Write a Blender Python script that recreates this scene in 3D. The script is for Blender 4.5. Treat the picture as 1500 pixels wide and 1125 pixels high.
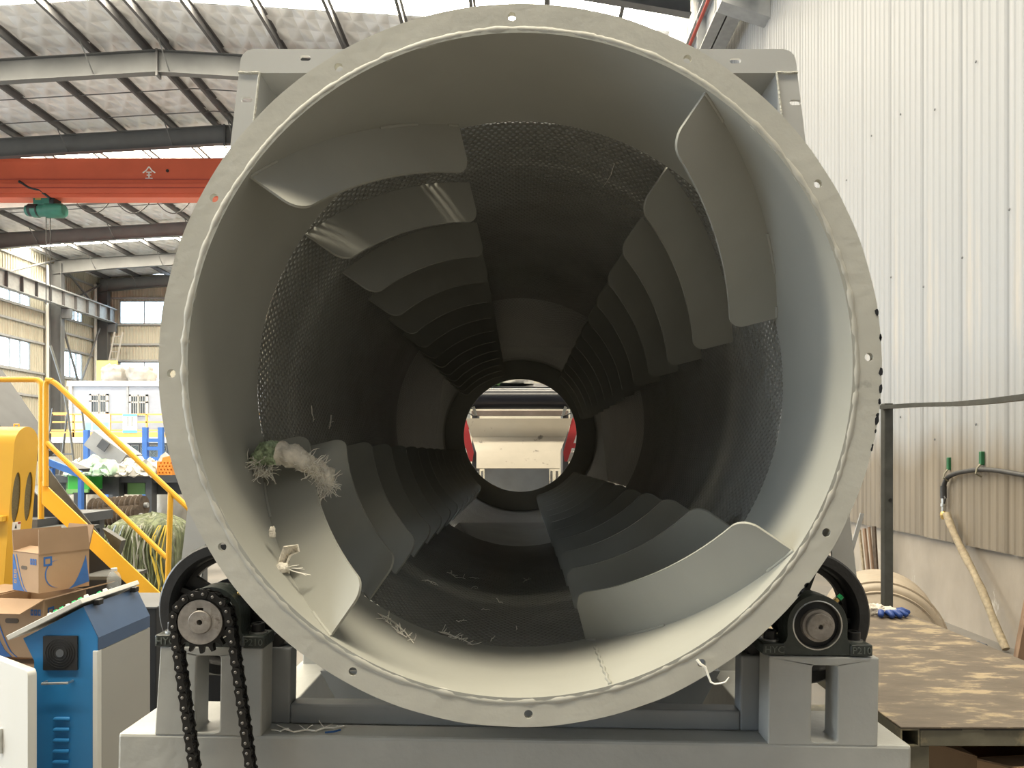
import bpy, math, random
import numpy as np
from mathutils import Vector, Matrix, noise
from mathutils.geometry import tessellate_polygon

for o in list(bpy.data.objects):
    bpy.data.objects.remove(o)
scene = bpy.context.scene
COL = scene.collection
PI = math.pi
rnd = random.Random(7)

# ------------------------------------------------------------------ camera
CAMZ = 1.62
F, CX, CY = 1060.0, 762.0, 668.0            # focal length and principal point in 1500x1125 pixels
cam = bpy.data.cameras.new('camera')
cam.sensor_width = 36.0
cam.lens = 36.0 * F / 1500.0
cam.shift_x = (750.0 - CX) / 1500.0
cam.shift_y = (CY - 562.5) / 1500.0
cam.clip_start = 0.05
cam.clip_end = 300
camo = bpy.data.objects.new('camera', cam)
COL.objects.link(camo)
camo.location = (0, 0, CAMZ)
camo.rotation_euler = (PI / 2, 0, 0)
scene.camera = camo

# ------------------------------------------------------------------ world, exposure
world = bpy.data.worlds.new('sky')
scene.world = world
world.use_nodes = True
bg = world.node_tree.nodes['Background']
bg.inputs[0].default_value = (0.78, 0.90, 1.0, 1)
bg.inputs[1].default_value = 8.0
SKYLIGHT = 60.0
vs = scene.view_settings
vs.view_transform = 'Standard'
vs.look = 'None'
vs.exposure = 0.0
vs.gamma = 1.0
vs.use_curve_mapping = False


def P(x, y, Y):
    return Vector(((x - CX) * Y / F, Y, CAMZ - (y - CY) * Y / F))


# ------------------------------------------------------------------ materials
MATS = {}


def mat(name, col, rough=0.5, metal=0.0, var=0.08, scale=6.0, bump=0.0, bscale=40.0,
        dirt=None, stretch=(1, 1, 1), spec=0.5):
    m = bpy.data.materials.new(name)
    m.use_nodes = True
    nt = m.node_tree
    N, L = nt.nodes, nt.links
    b = N['Principled BSDF']
    b.inputs['Roughness'].default_value = rough
    b.inputs['Metallic'].default_value = metal
    b.inputs['Specular IOR Level'].default_value = spec
    tc = N.new('ShaderNodeTexCoord')
    mp = N.new('ShaderNodeMapping')
    mp.inputs['Scale'].default_value = stretch
    L.new(tc.outputs['Object'], mp.inputs[0])
    nz = N.new('ShaderNodeTexNoise')
    nz.inputs['Scale'].default_value = scale
    nz.inputs['Detail'].default_value = 5
    L.new(mp.outputs[0], nz.inputs['Vector'])
    rp = N.new('ShaderNodeValToRGB')
    rp.color_ramp.elements[0].position = 0.3
    rp.color_ramp.elements[1].position = 0.7
    lo = [max(0, c * (1 - var)) for c in col] + [1]
    hi = [min(1, c * (1 + var)) for c in col] + [1]
    rp.color_ramp.elements[0].color = lo
    rp.color_ramp.elements[1].color = hi
    L.new(nz.outputs['Fac'], rp.inputs[0])
    out = rp.outputs[0]
    if dirt:
        dcol, dscale, t0, t1, amt = dirt
        n2 = N.new('ShaderNodeTexNoise')
        n2.inputs['Scale'].default_value = dscale
        n2.inputs['Detail'].default_value = 8
        n2.inputs['Roughness'].default_value = 0.65
        L.new(mp.outputs[0], n2.inputs['Vector'])
        mr = N.new('ShaderNodeMapRange')
        mr.inputs[1].default_value = t0
        mr.inputs[2].default_value = t1
        mr.inputs[4].default_value = amt
        L.new(n2.outputs['Fac'], mr.inputs[0])
        mx = N.new('ShaderNodeMix')
        mx.data_type = 'RGBA'
        L.new(mr.outputs[0], mx.inputs[0])
        L.new(out, mx.inputs[6])
        mx.inputs[7].default_value = list(dcol) + [1]
        out = mx.outputs[2]
    L.new(out, b.inputs['Base Color'])
    if bump:
        n3 = N.new('ShaderNodeTexNoise')
        n3.inputs['Scale'].default_value = bscale
        n3.inputs['Detail'].default_value = 4
        L.new(mp.outputs[0], n3.inputs['Vector'])
        bp = N.new('ShaderNodeBump')
        bp.inputs['Strength'].default_value = bump
        bp.inputs['Distance'].default_value = 0.01
        L.new(n3.outputs['Fac'], bp.inputs['Height'])
        L.new(bp.outputs[0], b.inputs['Normal'])
    m['out'] = 0
    MATS[name] = m
    return m


M = {}
M['drum'] = mat('drum_paint', (0.365, 0.365, 0.33), 0.62, var=0.05, scale=5, bump=0.05, bscale=30, spec=0.2)
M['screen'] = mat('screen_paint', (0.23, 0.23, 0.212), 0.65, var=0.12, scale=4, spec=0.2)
M['flange'] = mat('flange_paint', (0.49, 0.48, 0.43), 0.5, var=0.07, scale=7, bump=0.12, bscale=45,
                  dirt=((0.16, 0.15, 0.13), 9, 0.66, 0.76, 0.55))
M['weld'] = mat('weld_paint', (0.50, 0.49, 0.435), 0.5, var=0.15, scale=60, bump=0.5, bscale=160)
M['hood'] = mat('hood_paint', (0.46, 0.46, 0.45), 0.42, var=0.05, scale=3, bump=0.04)
M['base'] = mat('base_paint', (0.41, 0.41, 0.385), 0.42, var=0.07, scale=9, bump=0.2, bscale=30)
M['frame'] = mat('frame_paint', (0.25, 0.26, 0.265), 0.35, var=0.08, scale=9, bump=0.1, bscale=30)
M['black_rubber'] = mat('black_wheel', (0.022, 0.022, 0.023), 0.45, var=0.3, scale=20, bump=0.15, bscale=80)
M['cast_green'] = mat('bearing_cast_paint', (0.035, 0.042, 0.037), 0.4, var=0.2, scale=20, bump=0.2, bscale=90)
M['cast_letter'] = mat('bearing_letter_paint', (0.12, 0.135, 0.12), 0.45, var=0.1)
M['bare_steel'] = mat('bare_steel', (0.34, 0.31, 0.28), 0.5, 0.45, var=0.3, scale=45, bump=0.1,
                      dirt=((0.12, 0.09, 0.07), 40, 0.55, 0.7, 0.8))
M['bright_steel'] = mat('bright_steel', (0.6, 0.6, 0.58), 0.28, 0.9, var=0.1, scale=40)
M['chain'] = mat('oily_chain', (0.018, 0.017, 0.016), 0.38, 0.4, var=0.3, scale=60, bump=0.1)
M['pin'] = mat('chain_pin', (0.22, 0.21, 0.20), 0.35, 0.7, var=0.2, scale=60)
M['bolt'] = mat('black_bolt', (0.012, 0.012, 0.013), 0.4, 0.2, var=0.2, scale=50)
M['green_cap'] = mat('green_plastic', (0.02, 0.42, 0.13), 0.4, var=0.1)
M['brass'] = mat('brass', (0.6, 0.42, 0.15), 0.3, 0.9)
M['yellow'] = mat('yellow_paint', (0.72, 0.40, 0.035), 0.4, var=0.06, scale=4, bump=0.05)
M['orange_rail'] = mat('orange_paint', (0.85, 0.42, 0.10), 0.5, var=0.08)
M['blue'] = mat('blue_paint', (0.018, 0.165, 0.40), 0.38, var=0.05, scale=4)
M['dark_blue'] = mat('dark_blue_paint', (0.05, 0.088, 0.17), 0.4, var=0.06, scale=4)
M['white_paint'] = mat('white_paint', (0.60, 0.595, 0.565), 0.4, var=0.03, scale=3)
M['grey_white'] = mat('grey_white_paint', (0.33, 0.325, 0.305), 0.45, var=0.03, scale=3)
M['black'] = mat('black_plastic', (0.012, 0.012, 0.013), 0.45, var=0.2, scale=10)
M['black_steel'] = mat('black_sheet', (0.01, 0.012, 0.016), 0.5, var=0.3, scale=4)
M['cardboard'] = mat('cardboard', (0.37, 0.245, 0.145), 0.8, var=0.08, scale=7, bump=0.05)
M['cardboard_dark'] = mat('cardboard_inside', (0.27, 0.175, 0.105), 0.8, var=0.08, scale=7)
M['print_blue'] = mat('blue_print', (0.03, 0.12, 0.36), 0.7, var=0.1, scale=30)
M['print_dark'] = mat('dark_print', (0.10, 0.075, 0.055), 0.8, var=0.1, scale=30)
M['glass_clear'] = mat('clear_bottle', (0.75, 0.8, 0.8), 0.1, var=0.02)
M['steel_beam'] = mat('building_steel', (0.115, 0.12, 0.125), 0.5, var=0.08, scale=2)
M['steel_dark'] = mat('dark_steel_section', (0.10, 0.10, 0.105), 0.5, var=0.15, scale=2)
M['red_crane'] = mat('crane_red_paint', (0.62, 0.115, 0.055), 0.5, var=0.06, scale=1)
M['teal'] = mat('hoist_green_paint', (0.03, 0.16, 0.12), 0.4, var=0.15, scale=4)
M['red_bar'] = mat('red_conductor', (0.36, 0.05, 0.035), 0.5)
M['white_mark'] = mat('white_marking', (0.85, 0.82, 0.78), 0.6, var=0.03)
M['beige_sheet'] = mat('beige_sheet', (0.42, 0.40, 0.33), 0.5, var=0.08, scale=0.6,
                       dirt=((0.30, 0.27, 0.2), 0.7, 0.5, 0.75, 0.5))
M['office'] = mat('office_panel', (0.29, 0.315, 0.37), 0.5, var=0.03)
M['office_frame'] = mat('office_frame', (0.44, 0.45, 0.47), 0.5, var=0.03)
M['dark_glass'] = mat('dark_glass', (0.06, 0.07, 0.07), 0.15, var=0.2, scale=2)
M['bag'] = mat('woven_bag', (0.32, 0.31, 0.29), 0.8, var=0.12, scale=5, bump=0.5, bscale=8)
M['green_mach'] = mat('green_machine_paint', (0.05, 0.40, 0.06), 0.45, var=0.08)
M['green_pale'] = mat('pale_green_paint', (0.22, 0.45, 0.16), 0.5, var=0.06)
M['dark_grey'] = mat('dark_grey_paint', (0.075, 0.08, 0.09), 0.5, var=0.15)
M['blue_steel'] = mat('blue_steel_paint', (0.05, 0.16, 0.50), 0.5, var=0.1)
M['brush'] = mat('brown_brush', (0.07, 0.05, 0.035), 0.9, var=0.4, scale=12, bump=0.8, bscale=20)
M['mid_grey'] = mat('mid_grey_paint', (0.30, 0.31, 0.32), 0.5, var=0.1)
M['orange_pl'] = mat('orange_plastic', (0.85, 0.32, 0.05), 0.5, var=0.08)
M['rust'] = mat('brown_wood', (0.20, 0.13, 0.085), 0.8, var=0.35, scale=25, stretch=(1, 1, .1))
M['pole_wood'] = mat('pale_wood', (0.29, 0.24, 0.165), 0.75, var=0.25, scale=30,
                     dirt=((0.2, 0.15, 0.1), 14, 0.5, 0.7, 0.8))
M['dark_tube'] = mat('dark_steel_tube', (0.075, 0.078, 0.075), 0.45, 0.2, var=0.2, scale=20)
M['tank'] = mat('cream_tank', (0.34, 0.285, 0.22), 0.55, var=0.12, scale=6,
                dirt=((0.25, 0.18, 0.12), 12, 0.58, 0.68, 0.7))
M['fibre'] = mat('white_fibre', (0.88, 0.85, 0.78), 0.8, var=0.12, scale=30)
M['rag'] = mat('cream_rag', (0.80, 0.75, 0.66), 0.85, var=0.2, scale=40, bump=0.7, bscale=120)
M['rag_green'] = mat('green_rag', (0.40, 0.50, 0.32), 0.85, var=0.45, scale=120, bump=0.7, bscale=150)
M['glove_blue'] = mat('blue_rubber', (0.02, 0.06, 0.26), 0.5, var=0.15, scale=40)
M['glove_white'] = mat('white_knit', (0.62, 0.57, 0.50), 0.9, var=0.15, scale=60, bump=0.5, bscale=200)
M['hose'] = mat('black_hose', (0.03, 0.03, 0.032), 0.5, var=0.2, scale=20)
M['hook_green'] = mat('green_clip', (0.012, 0.10, 0.04), 0.5, var=0.1)
M['concrete'] = mat('concrete_floor', (0.135, 0.128, 0.12), 0.7, var=0.15, scale=1.2, bump=0.1, bscale=20,
                    dirt=((0.2, 0.17, 0.14), 1.5, 0.5, 0.8, 0.5))
M['roller'] = mat('black_roller', (0.012, 0.013, 0.018), 0.3, var=0.2, scale=3)
M['chute_white'] = mat('cream_chute_plate', (0.42, 0.375, 0.305), 0.6, var=0.05, scale=6,
                       dirt=((0.07, 0.06, 0.05), 7, 0.63, 0.68, 0.85))
M['chute_red'] = mat('red_side_paint', (0.40, 0.035, 0.04), 0.5)
M['slat_brown'] = mat('brown_bar', (0.20, 0.16, 0.14), 0.45, 0.3, var=0.2, scale=6)
M['rag_cloth'] = mat('white_sheeting', (0.66, 0.64, 0.60), 0.7, var=0.15, scale=5, bump=0.4, bscale=12)
M['green_film'] = mat('green_film', (0.42, 0.58, 0.46), 0.3, var=0.25, scale=6, bump=0.4, bscale=12)


# bench plate, worn wood-look decking
def worn_bench():
    m = mat('worn_brown_plate', (0.125, 0.10, 0.075), 0.65, var=0.2, scale=5, bump=0.15, bscale=30,
            dirt=((0.36, 0.285, 0.175), 5.0, 0.52, 0.62, 0.8), stretch=(1.4, 3.2, 1))
    return m


M['bench'] = worn_bench()
M['bench_edge'] = mat('worn_bench_edge', (0.17, 0.16, 0.12), 0.5, 0.2, var=0.25, scale=14,
                      dirt=((0.40, 0.34, 0.22), 9, 0.55, 0.65, 0.7))


# wall sheet: white paint, brown grime on the lowest 1.8 m
def wall_mat(name, clean, grime, z0, z1, base):
    m = mat(name, clean, 0.55, var=0.05, scale=2.0, stretch=(1, 1, 0.08),
            dirt=((0.36, 0.32, 0.27), 3.0, 0.60, 0.72, 0.65))
    nt = m.node_tree
    N, L = nt.nodes, nt.links
    b = N['Principled BSDF']
    src = b.inputs['Base Color'].links[0].from_socket
    geo = N.new('ShaderNodeNewGeometry')
    sep = N.new('ShaderNodeSeparateXYZ')
    L.new(geo.outputs['Position'], sep.inputs[0])
    nz = N.new('ShaderNodeTexNoise')
    nz.inputs['Scale'].default_value = 3.5
    mpn = N.new('ShaderNodeMapping')
    mpn.inputs['Scale'].default_value = (1, 1, 0.12)
    L.new(geo.outputs['Position'], mpn.inputs[0])
    L.new(mpn.outputs[0], nz.inputs['Vector'])
    ad = N.new('ShaderNodeMath')
    ad.operation = 'MULTIPLY_ADD'
    L.new(nz.outputs['Fac'], ad.inputs[0])
    ad.inputs[1].default_value = 0.5
    L.new(sep.outputs[2], ad.inputs[2])
    mr = N.new('ShaderNodeMapRange')
    mr.inputs[1].default_value = z1
    mr.inputs[2].default_value = z0
    L.new(ad.outputs[0], mr.inputs[0])
    mx = N.new('ShaderNodeMix')
    mx.data_type = 'RGBA'
    L.new(mr.outputs[0], mx.inputs[0])
    L.new(src, mx.inputs[6])
    n2 = N.new('ShaderNodeTexNoise')
    n2.inputs['Scale'].default_value = 4
    n2.inputs['Detail'].default_value = 8
    L.new(mpn.outputs[0], n2.inputs['Vector'])
    rp = N.new('ShaderNodeValToRGB')
    rp.color_ramp.elements[0].position = 0.35
    rp.color_ramp.elements[1].position = 0.7
    rp.color_ramp.elements[0].color = [c * 0.72 for c in grime] + [1]
    rp.color_ramp.elements[1].color = list(grime) + [1]
    L.new(n2.outputs['Fac'], rp.inputs[0])
    L.new(rp.outputs[0], mx.inputs[7])
    L.new(mx.outputs[2], b.inputs['Base Color'])
    return m


M['wall_sheet'] = wall_mat('white_wall_sheet', (0.25, 0.252, 0.255), (0.21, 0.178, 0.138), 1.75, 2.15, 0)
M['wall_low'] = mat('whitewashed_wall', (0.29, 0.255, 0.215), 0.75, var=0.18, scale=2.5, bump=0.3, bscale=12,
                    dirt=((0.50, 0.47, 0.42), 5, 0.62, 0.68, 0.8), stretch=(1, 1, 0.5))


# quilted foil insulation under the roof
def foil_mat():
    m = mat('quilted_foil', (0.74, 0.75, 0.77), 0.42, 0.1, var=0.10, scale=1.3)
    nt = m.node_tree
    N, L = nt.nodes, nt.links
    b = N['Principled BSDF']
    tc = N.new('ShaderNodeTexCoord')
    hs = []
    for ang in (0.55, -0.55):
        mp = N.new('ShaderNodeMapping')
        mp.inputs['Rotation'].default_value = (0, 0, ang)
        L.new(tc.outputs['Object'], mp.inputs[0])
        w = N.new('ShaderNodeTexWave')
        w.inputs['Scale'].default_value = 0.55
        w.inputs['Distortion'].default_value = 2.0
        w.inputs['Detail'].default_value = 2
        w.inputs['Detail Scale'].default_value = 1.2
        L.new(mp.outputs[0], w.inputs['Vector'])
        hs.append(w.outputs['Fac'])
    mn = N.new('ShaderNodeMath')
    mn.operation = 'MAXIMUM'
    L.new(hs[0], mn.inputs[0])
    L.new(hs[1], mn.inputs[1])
    bp = N.new('ShaderNodeBump')
    bp.inputs['Strength'].default_value = 0.7
    bp.inputs['Distance'].default_value = 0.12
    L.new(mn.outputs[0], bp.inputs['Height'])
    L.new(bp.outputs[0], b.inputs['Normal'])
    return m


M['foil'] = foil_mat()


def emit_mat(name, col, st):
    m = bpy.data.materials.new(name)
    m.use_nodes = True
    N, L = m.node_tree.nodes, m.node_tree.links
    N.remove(N['Principled BSDF'])
    e = N.new('ShaderNodeEmission')
    e.inputs[0].default_value = list(col) + [1]
    e.inputs[1].default_value = st
    L.new(e.outputs[0], N['Material Output'].inputs[0])
    return m


M['skylight'] = emit_mat('daylit_fibreglass', (1.0, 0.90, 0.70), SKYLIGHT)


def pane_mat(name, tint, mixv):
    m = bpy.data.materials.new(name)
    m.use_nodes = True
    N, L = m.node_tree.nodes, m.node_tree.links
    b = N['Principled BSDF']
    b.inputs['Base Color'].default_value = list(tint) + [1]
    b.inputs['Roughness'].default_value = 0.1
    t = N.new('ShaderNodeBsdfTransparent')
    t.inputs[0].default_value = list(tint) + [1]
    mx = N.new('ShaderNodeMixShader')
    mx.inputs[0].default_value = mixv
    L.new(b.outputs[0], mx.inputs[1])
    L.new(t.outputs[0], mx.inputs[2])
    L.new(mx.outputs[0], N['Material Output'].inputs[0])
    return m


M['pane'] = pane_mat('window_glass', (0.92, 0.98, 1.0), 0.85)
M['pet'] = pane_mat('clear_plastic', (0.93, 0.95, 0.95), 0.8)


# ------------------------------------------------------------------ mesh builder
class MB:
    def __init__(self):
        self.v, self.f, self.m = [], [], []

    def add(self, vs_, fs_, mi=0):
        k = len(self.v)
        self.v.extend([tuple(p) for p in vs_])
        for f in fs_:
            self.f.append(tuple(i + k for i in f))
            self.m.append(mi)

    def box(self, x0, x1, y0, y1, z0, z1, mi=0, mtx=None):
        vs_ = [(x, y, z) for z in (z0, z1) for y in (y0, y1) for x in (x0, x1)]
        if mtx:
            vs_ = [mtx @ Vector(p) for p in vs_]
        self.add(vs_, [(0, 2, 3, 1), (4, 5, 7, 6), (0, 1, 5, 4), (2, 6, 7, 3), (0, 4, 6, 2), (1, 3, 7, 5)], mi)
        return self

    def bar(self, p, q, w, h, up=(0, 0, 1), mi=0):
        p, q = Vector(p), Vector(q)
        d = (q - p).normalized()
        s = d.cross(Vector(up))
        if s.length < 1e-4:
            s = d.cross(Vector((1, 0, 0)))
        s.normalize()
        u = s.cross(d).normalized()
        vs_ = []
        for c in (p, q):
            for a, b in ((-1, -1), (1, -1), (1, 1), (-1, 1)):
                vs_.append(c + s * (a * w / 2) + u * (b * h / 2))
        self.add(vs_, [(0, 3, 2, 1), (4, 5, 6, 7), (0, 1, 5, 4), (1, 2, 6, 5), (2, 3, 7, 6), (3, 0, 4, 7)], mi)
        return self

    def tube(self, pts, r, n=10, closed=False, mi=0):
        pts = [Vector(p) for p in pts]
        m = len(pts)
        rs = r if isinstance(r, (list, tuple)) else [r] * m
        vs_ = []
        prev = None
        for i in range(m):
            if closed:
                d = pts[(i + 1) % m] - pts[i - 1]
            else:
                d = pts[min(i + 1, m - 1)] - pts[max(i - 1, 0)]
            d = d.normalized() if d.length > 1e-9 else Vector((0, 0, 1))
            if prev is None:
                a = Vector((0, 0, 1)) if abs(d.z) < 0.9 else Vector((1, 0, 0))
                u = d.cross(a).normalized()
            else:
                u = (prev - d * prev.dot(d))
                u = u.normalized() if u.length > 1e-6 else d.orthogonal().normalized()
            prev = u
            w = d.cross(u)
            for k in range(n):
                t = 2 * PI * k / n
                vs_.append(pts[i] + (u * math.cos(t) + w * math.sin(t)) * rs[i])
        fs_ = []
        for i in range(m if closed else m - 1):
            j = (i + 1) % m
            for k in range(n):
                l = (k + 1) % n
                fs_.append((i * n + k, i * n + l, j * n + l, j * n + k))
        if not closed:
            fs_.append(tuple(range(n))[::-1])
            fs_.append(tuple((m - 1) * n + k for k in range(n)))
        self.add(vs_, fs_, mi)
        return self

    def lathe(self, prof, n=32, mtx=None, mi=0, closed=False):
        """profile of (radius, height) turned about local Z"""
        mtx = mtx or Matrix()
        vs_ = []
        for r, h in prof:
            for k in range(n):
                t = 2 * PI * k / n
                vs_.append(mtx @ Vector((r * math.cos(t), r * math.sin(t), h)))
        fs_ = []
        m = len(prof)
        for i in range(m if closed else m - 1):
            j = (i + 1) % m
            for k in range(n):
                l = (k + 1) % n
                fs_.append((i * n + k, i * n + l, j * n + l, j * n + k))
        if not closed:
            if prof[0][0] > 1e-6:
                fs_.append(tuple(range(n))[::-1])
            if prof[-1][0] > 1e-6:
                fs_.append(tuple((m - 1) * n + k for k in range(n)))
        self.add(vs_, fs_, mi)
        return self

    def plate(self, outer, holes, t, f, mi=0):
        """2D outline with holes, thickness t, mapped by f(u, v, w)"""
        loops = [[Vector((a, b, 0)) for a, b in outer]] + [[Vector((a, b, 0)) for a, b in h] for h in holes]
        tris = tessellate_polygon(loops)
        flat = [p for l in loops for p in l]
        n = len(flat)
        vs_ = [f(p.x, p.y, 0) for p in flat] + [f(p.x, p.y, t) for p in flat]
        fs_ = []
        for a, b, c in tris:
            fs_.append((a, b, c))
            fs_.append((a + n, c + n, b + n))
        k = 0
        for l in loops:
            m = len(l)
            for i in range(m):
                j = (i + 1) % m
                fs_.append((k + i, k + j, k + j + n, k + i + n))
            k += m
        self.add(vs_, fs_, mi)
        return self

    def build(self, name, mats, parent=None, smooth=35, bevel=0.0, loc=None, recalc=True):
        me = bpy.data.meshes.new(name)
        me.from_pydata(self.v, [], self.f)
        if recalc:
            import bmesh
            bm = bmesh.new()
            bm.from_mesh(me)
            bmesh.ops.recalc_face_normals(bm, faces=bm.faces)
            bm.to_mesh(me)
            bm.free()
        if not isinstance(mats, (list, tuple)):
            mats = [mats]
        for m in mats:
            me.materials.append(M[m] if isinstance(m, str) else m)
        if len(mats) > 1:
            me.polygons.foreach_set('material_index', self.m)
        if smooth:
            me.shade_smooth()
            me.set_sharp_from_angle(angle=math.radians(smooth))
        o = bpy.data.objects.new(name, me)
        COL.objects.link(o)
        if parent:
            o.parent = parent
        if loc:
            o.location = loc
        if bevel:
            b = o.modifiers.new('bevel', 'BEVEL')
            b.width = bevel
            b.segments = 2
            b.limit_method = 'ANGLE'
            b.angle_limit = math.radians(40)
        return o


def tag(o, label=None, cat=None, group=None, kind=None):
    if label:
        o['label'] = label
    if cat:
        o['category'] = cat
    if group:
        o['group'] = group
    if kind:
        o['kind'] = kind
    return o


def empty(name, label=None, cat=None, loc=(0, 0, 0), group=None, kind=None, rot=None):
    o = bpy.data.objects.new(name, None)
    COL.objects.link(o)
    o.location = loc
    o.empty_display_size = 0.1
    if rot:
        o.rotation_euler = rot
    return tag(o, label, cat, group, kind)


def inst(src, parent=None, loc=None, rot=None, mtx=None):
    c = src.copy()
    COL.objects.link(c)
    if parent is not None:
        c.parent = parent
    if loc is not None:
        c.location = loc
    if rot is not None:
        c.rotation_euler = rot
    if mtx is not None:
        c.matrix_local = mtx
    return c


def circ(cx, cy, r, n=24, a0=0.0):
    return [(cx + r * math.cos(a0 + 2 * PI * i / n), cy + r * math.sin(a0 + 2 * PI * i / n)) for i in range(n)]


def slot(cx, cy, hl, hh, n=8):
    pts = []
    for s, c in ((1, cx + hl - hh), (-1, cx - hl + hh)):
        for i in range(n + 1):
            t = -PI / 2 + PI * i / n
            pts.append((c + s * hh * math.cos(t), cy + s * hh * math.sin(t)))
    return pts


def rrect(x0, x1, y0, y1, r, n=5):
    pts = []
    for cx, cy, a in ((x1 - r, y1 - r, 0), (x0 + r, y1 - r, PI / 2), (x0 + r, y0 + r, PI), (x1 - r, y0 + r, 1.5 * PI)):
        for i in range(n + 1):
            t = a + PI / 2 * i / n
            pts.append((cx + r * math.cos(t), cy + r * math.sin(t)))
    return pts


def fXZ(y0):
    return lambda u, v, w: (u, y0 + w, v)


def text_mesh(body, size, extrude):
    c = bpy.data.curves.new('lettering', 'FONT')
    c.body = body
    c.size = size
    c.extrude = extrude
    c.align_x = 'CENTER'
    c.align_y = 'CENTER'
    c.resolution_u = 2
    o = bpy.data.objects.new('lettering', c)
    COL.objects.link(o)
    dg = bpy.context.evaluated_depsgraph_get()
    me = bpy.data.meshes.new_from_object(o.evaluated_get(dg))
    bpy.data.objects.remove(o)
    return me


def text_obj(body, size, extrude, material, parent, mtx, name='lettering'):
    me = text_mesh(body, size, extrude)
    me.materials.clear()
    me.materials.append(M[material])
    o = bpy.data.objects.new(name, me)
    COL.objects.link(o)
    o.parent = parent
    o.matrix_local = mtx
    return o


RX90 = Matrix.Rotation(PI / 2, 4, 'X')       # local XY faces -Y (towards the camera)
AXY = Matrix.Rotation(-PI / 2, 4, 'X')       # lathe axis Z -> +Y
#@@SECTION building
# ================================================================== BUILDING SHELL
Y0B, Y1B = -16.0, 47.0
XL, XR = -27.4, 4.1
RIDX, RIDZ, SLOPE = -11.0, CAMZ + 12.55, 0.06


def roofz(x):
    return RIDZ - SLOPE * abs(x - RIDX)


floor = tag(MB().box(-60, 40, -60, 90, -0.2, 0.0).build('floor', 'concrete', smooth=0), kind='structure')

# ---- ceiling: deck, foil insulation, skylights, purlins, rafters
SKY = [-0.9, 9.2, 19.2, 29.6, 39.6]
HW = 0.65
edges = [Y0B] + [e for c in SKY for e in (c - HW, c + HW)] + [Y1B]
deck = MB()
for i in range(0, len(edges), 2):
    a, b = edges[i], edges[i + 1]
    for xa, xb in ((XL - .4, RIDX), (RIDX, XR + .4)):
        za, zb = roofz(xa) + 0.03, roofz(xb) + 0.03
        deck.add([(xa, a, za), (xb, a, zb), (xb, b, zb), (xa, b, za),
                  (xa, a, za + .05), (xb, a, zb + .05), (xb, b, zb + .05), (xa, b, za + .05)],
                 [(0, 3, 2, 1), (4, 5, 6, 7), (0, 1, 5, 4), (1, 2, 6, 5), (2, 3, 7, 6), (3, 0, 4, 7)])
ceiling = tag(deck.build('ceiling', 'mid_grey', smooth=0), kind='structure')
PURX = sorted([RIDX + s * (0.35 if k == 0 else 1.95 * k) for k in range(0, 9) for s in (-1, 1)])
PURX = [x for x in PURX if XL < x < XR]
for i in range(0, len(edges), 2):
    a, b = edges[i] + .02, edges[i + 1] - .02
    for xa, xb in ((XL - .3, RIDX), (RIDX, XR + .3)):
        nx, ny = int((xb - xa) / 0.3), max(2, int((b - a) / 0.35))
        mb = MB()
        vs_, fs_ = [], []
        for iy in range(ny + 1):
            for ix in range(nx + 1):
                x = xa + (xb - xa) * ix / nx
                y = a + (b - a) * iy / ny
                edge = ix in (0, nx) or iy in (0, ny)
                dz = 0 if edge else 0.035 * noise.noise(Vector((x * 1.1, y * 2.2, 3.0))) - 0.02
                vs_.append((x, y, roofz(x) + dz))
        w = nx + 1
        for iy in range(ny):
            for ix in range(nx):
                k = iy * w + ix
                fs_.append((k, k + w, k + w + 1, k + 1))
        mb.add(vs_, fs_)
        mb.build('foil_insulation_sheet', 'foil', ceiling, smooth=60, recalc=False)
bayx = [XL - .3] + PURX + [XR + .3]
for c in SKY:
    for xa, xb in zip(bayx[:-1], bayx[1:]):
        if xb - xa < 0.75 and xa < RIDX < xb:
            pieces = [(xa, RIDX), (RIDX, xb)]
        else:
            pieces = [(xa, xb)]
        for p, q in pieces:
            mb = MB()
            zp, zq = roofz(p) + .02, roofz(q) + .02
            mb.add([(p + .015, c - HW, zp), (q - .015, c - HW, zq), (q - .015, c + HW, zq), (p + .015, c + HW, zp)],
                   [(0, 3, 2, 1)])
            mb.build('skylight_panel', 'skylight', ceiling, smooth=0, recalc=False)
for x in PURX:
    mb = MB()
    z = roofz(x) - 0.02
    mb.box(x - .012, x + .012, Y0B, Y1B, z - .22, z)
    mb.box(x - .08, x + .0, Y0B, Y1B, z - .22, z - .208)
    mb.box(x, x + .08, Y0B, Y1B, z - .012, z)
    mb.build('purlin', 'steel_dark', ceiling, smooth=0)
RAFY = [-13, -8, -3, 2, 7, 12, 17, 22, 27, 32, 37, 42, 46.6]


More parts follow.
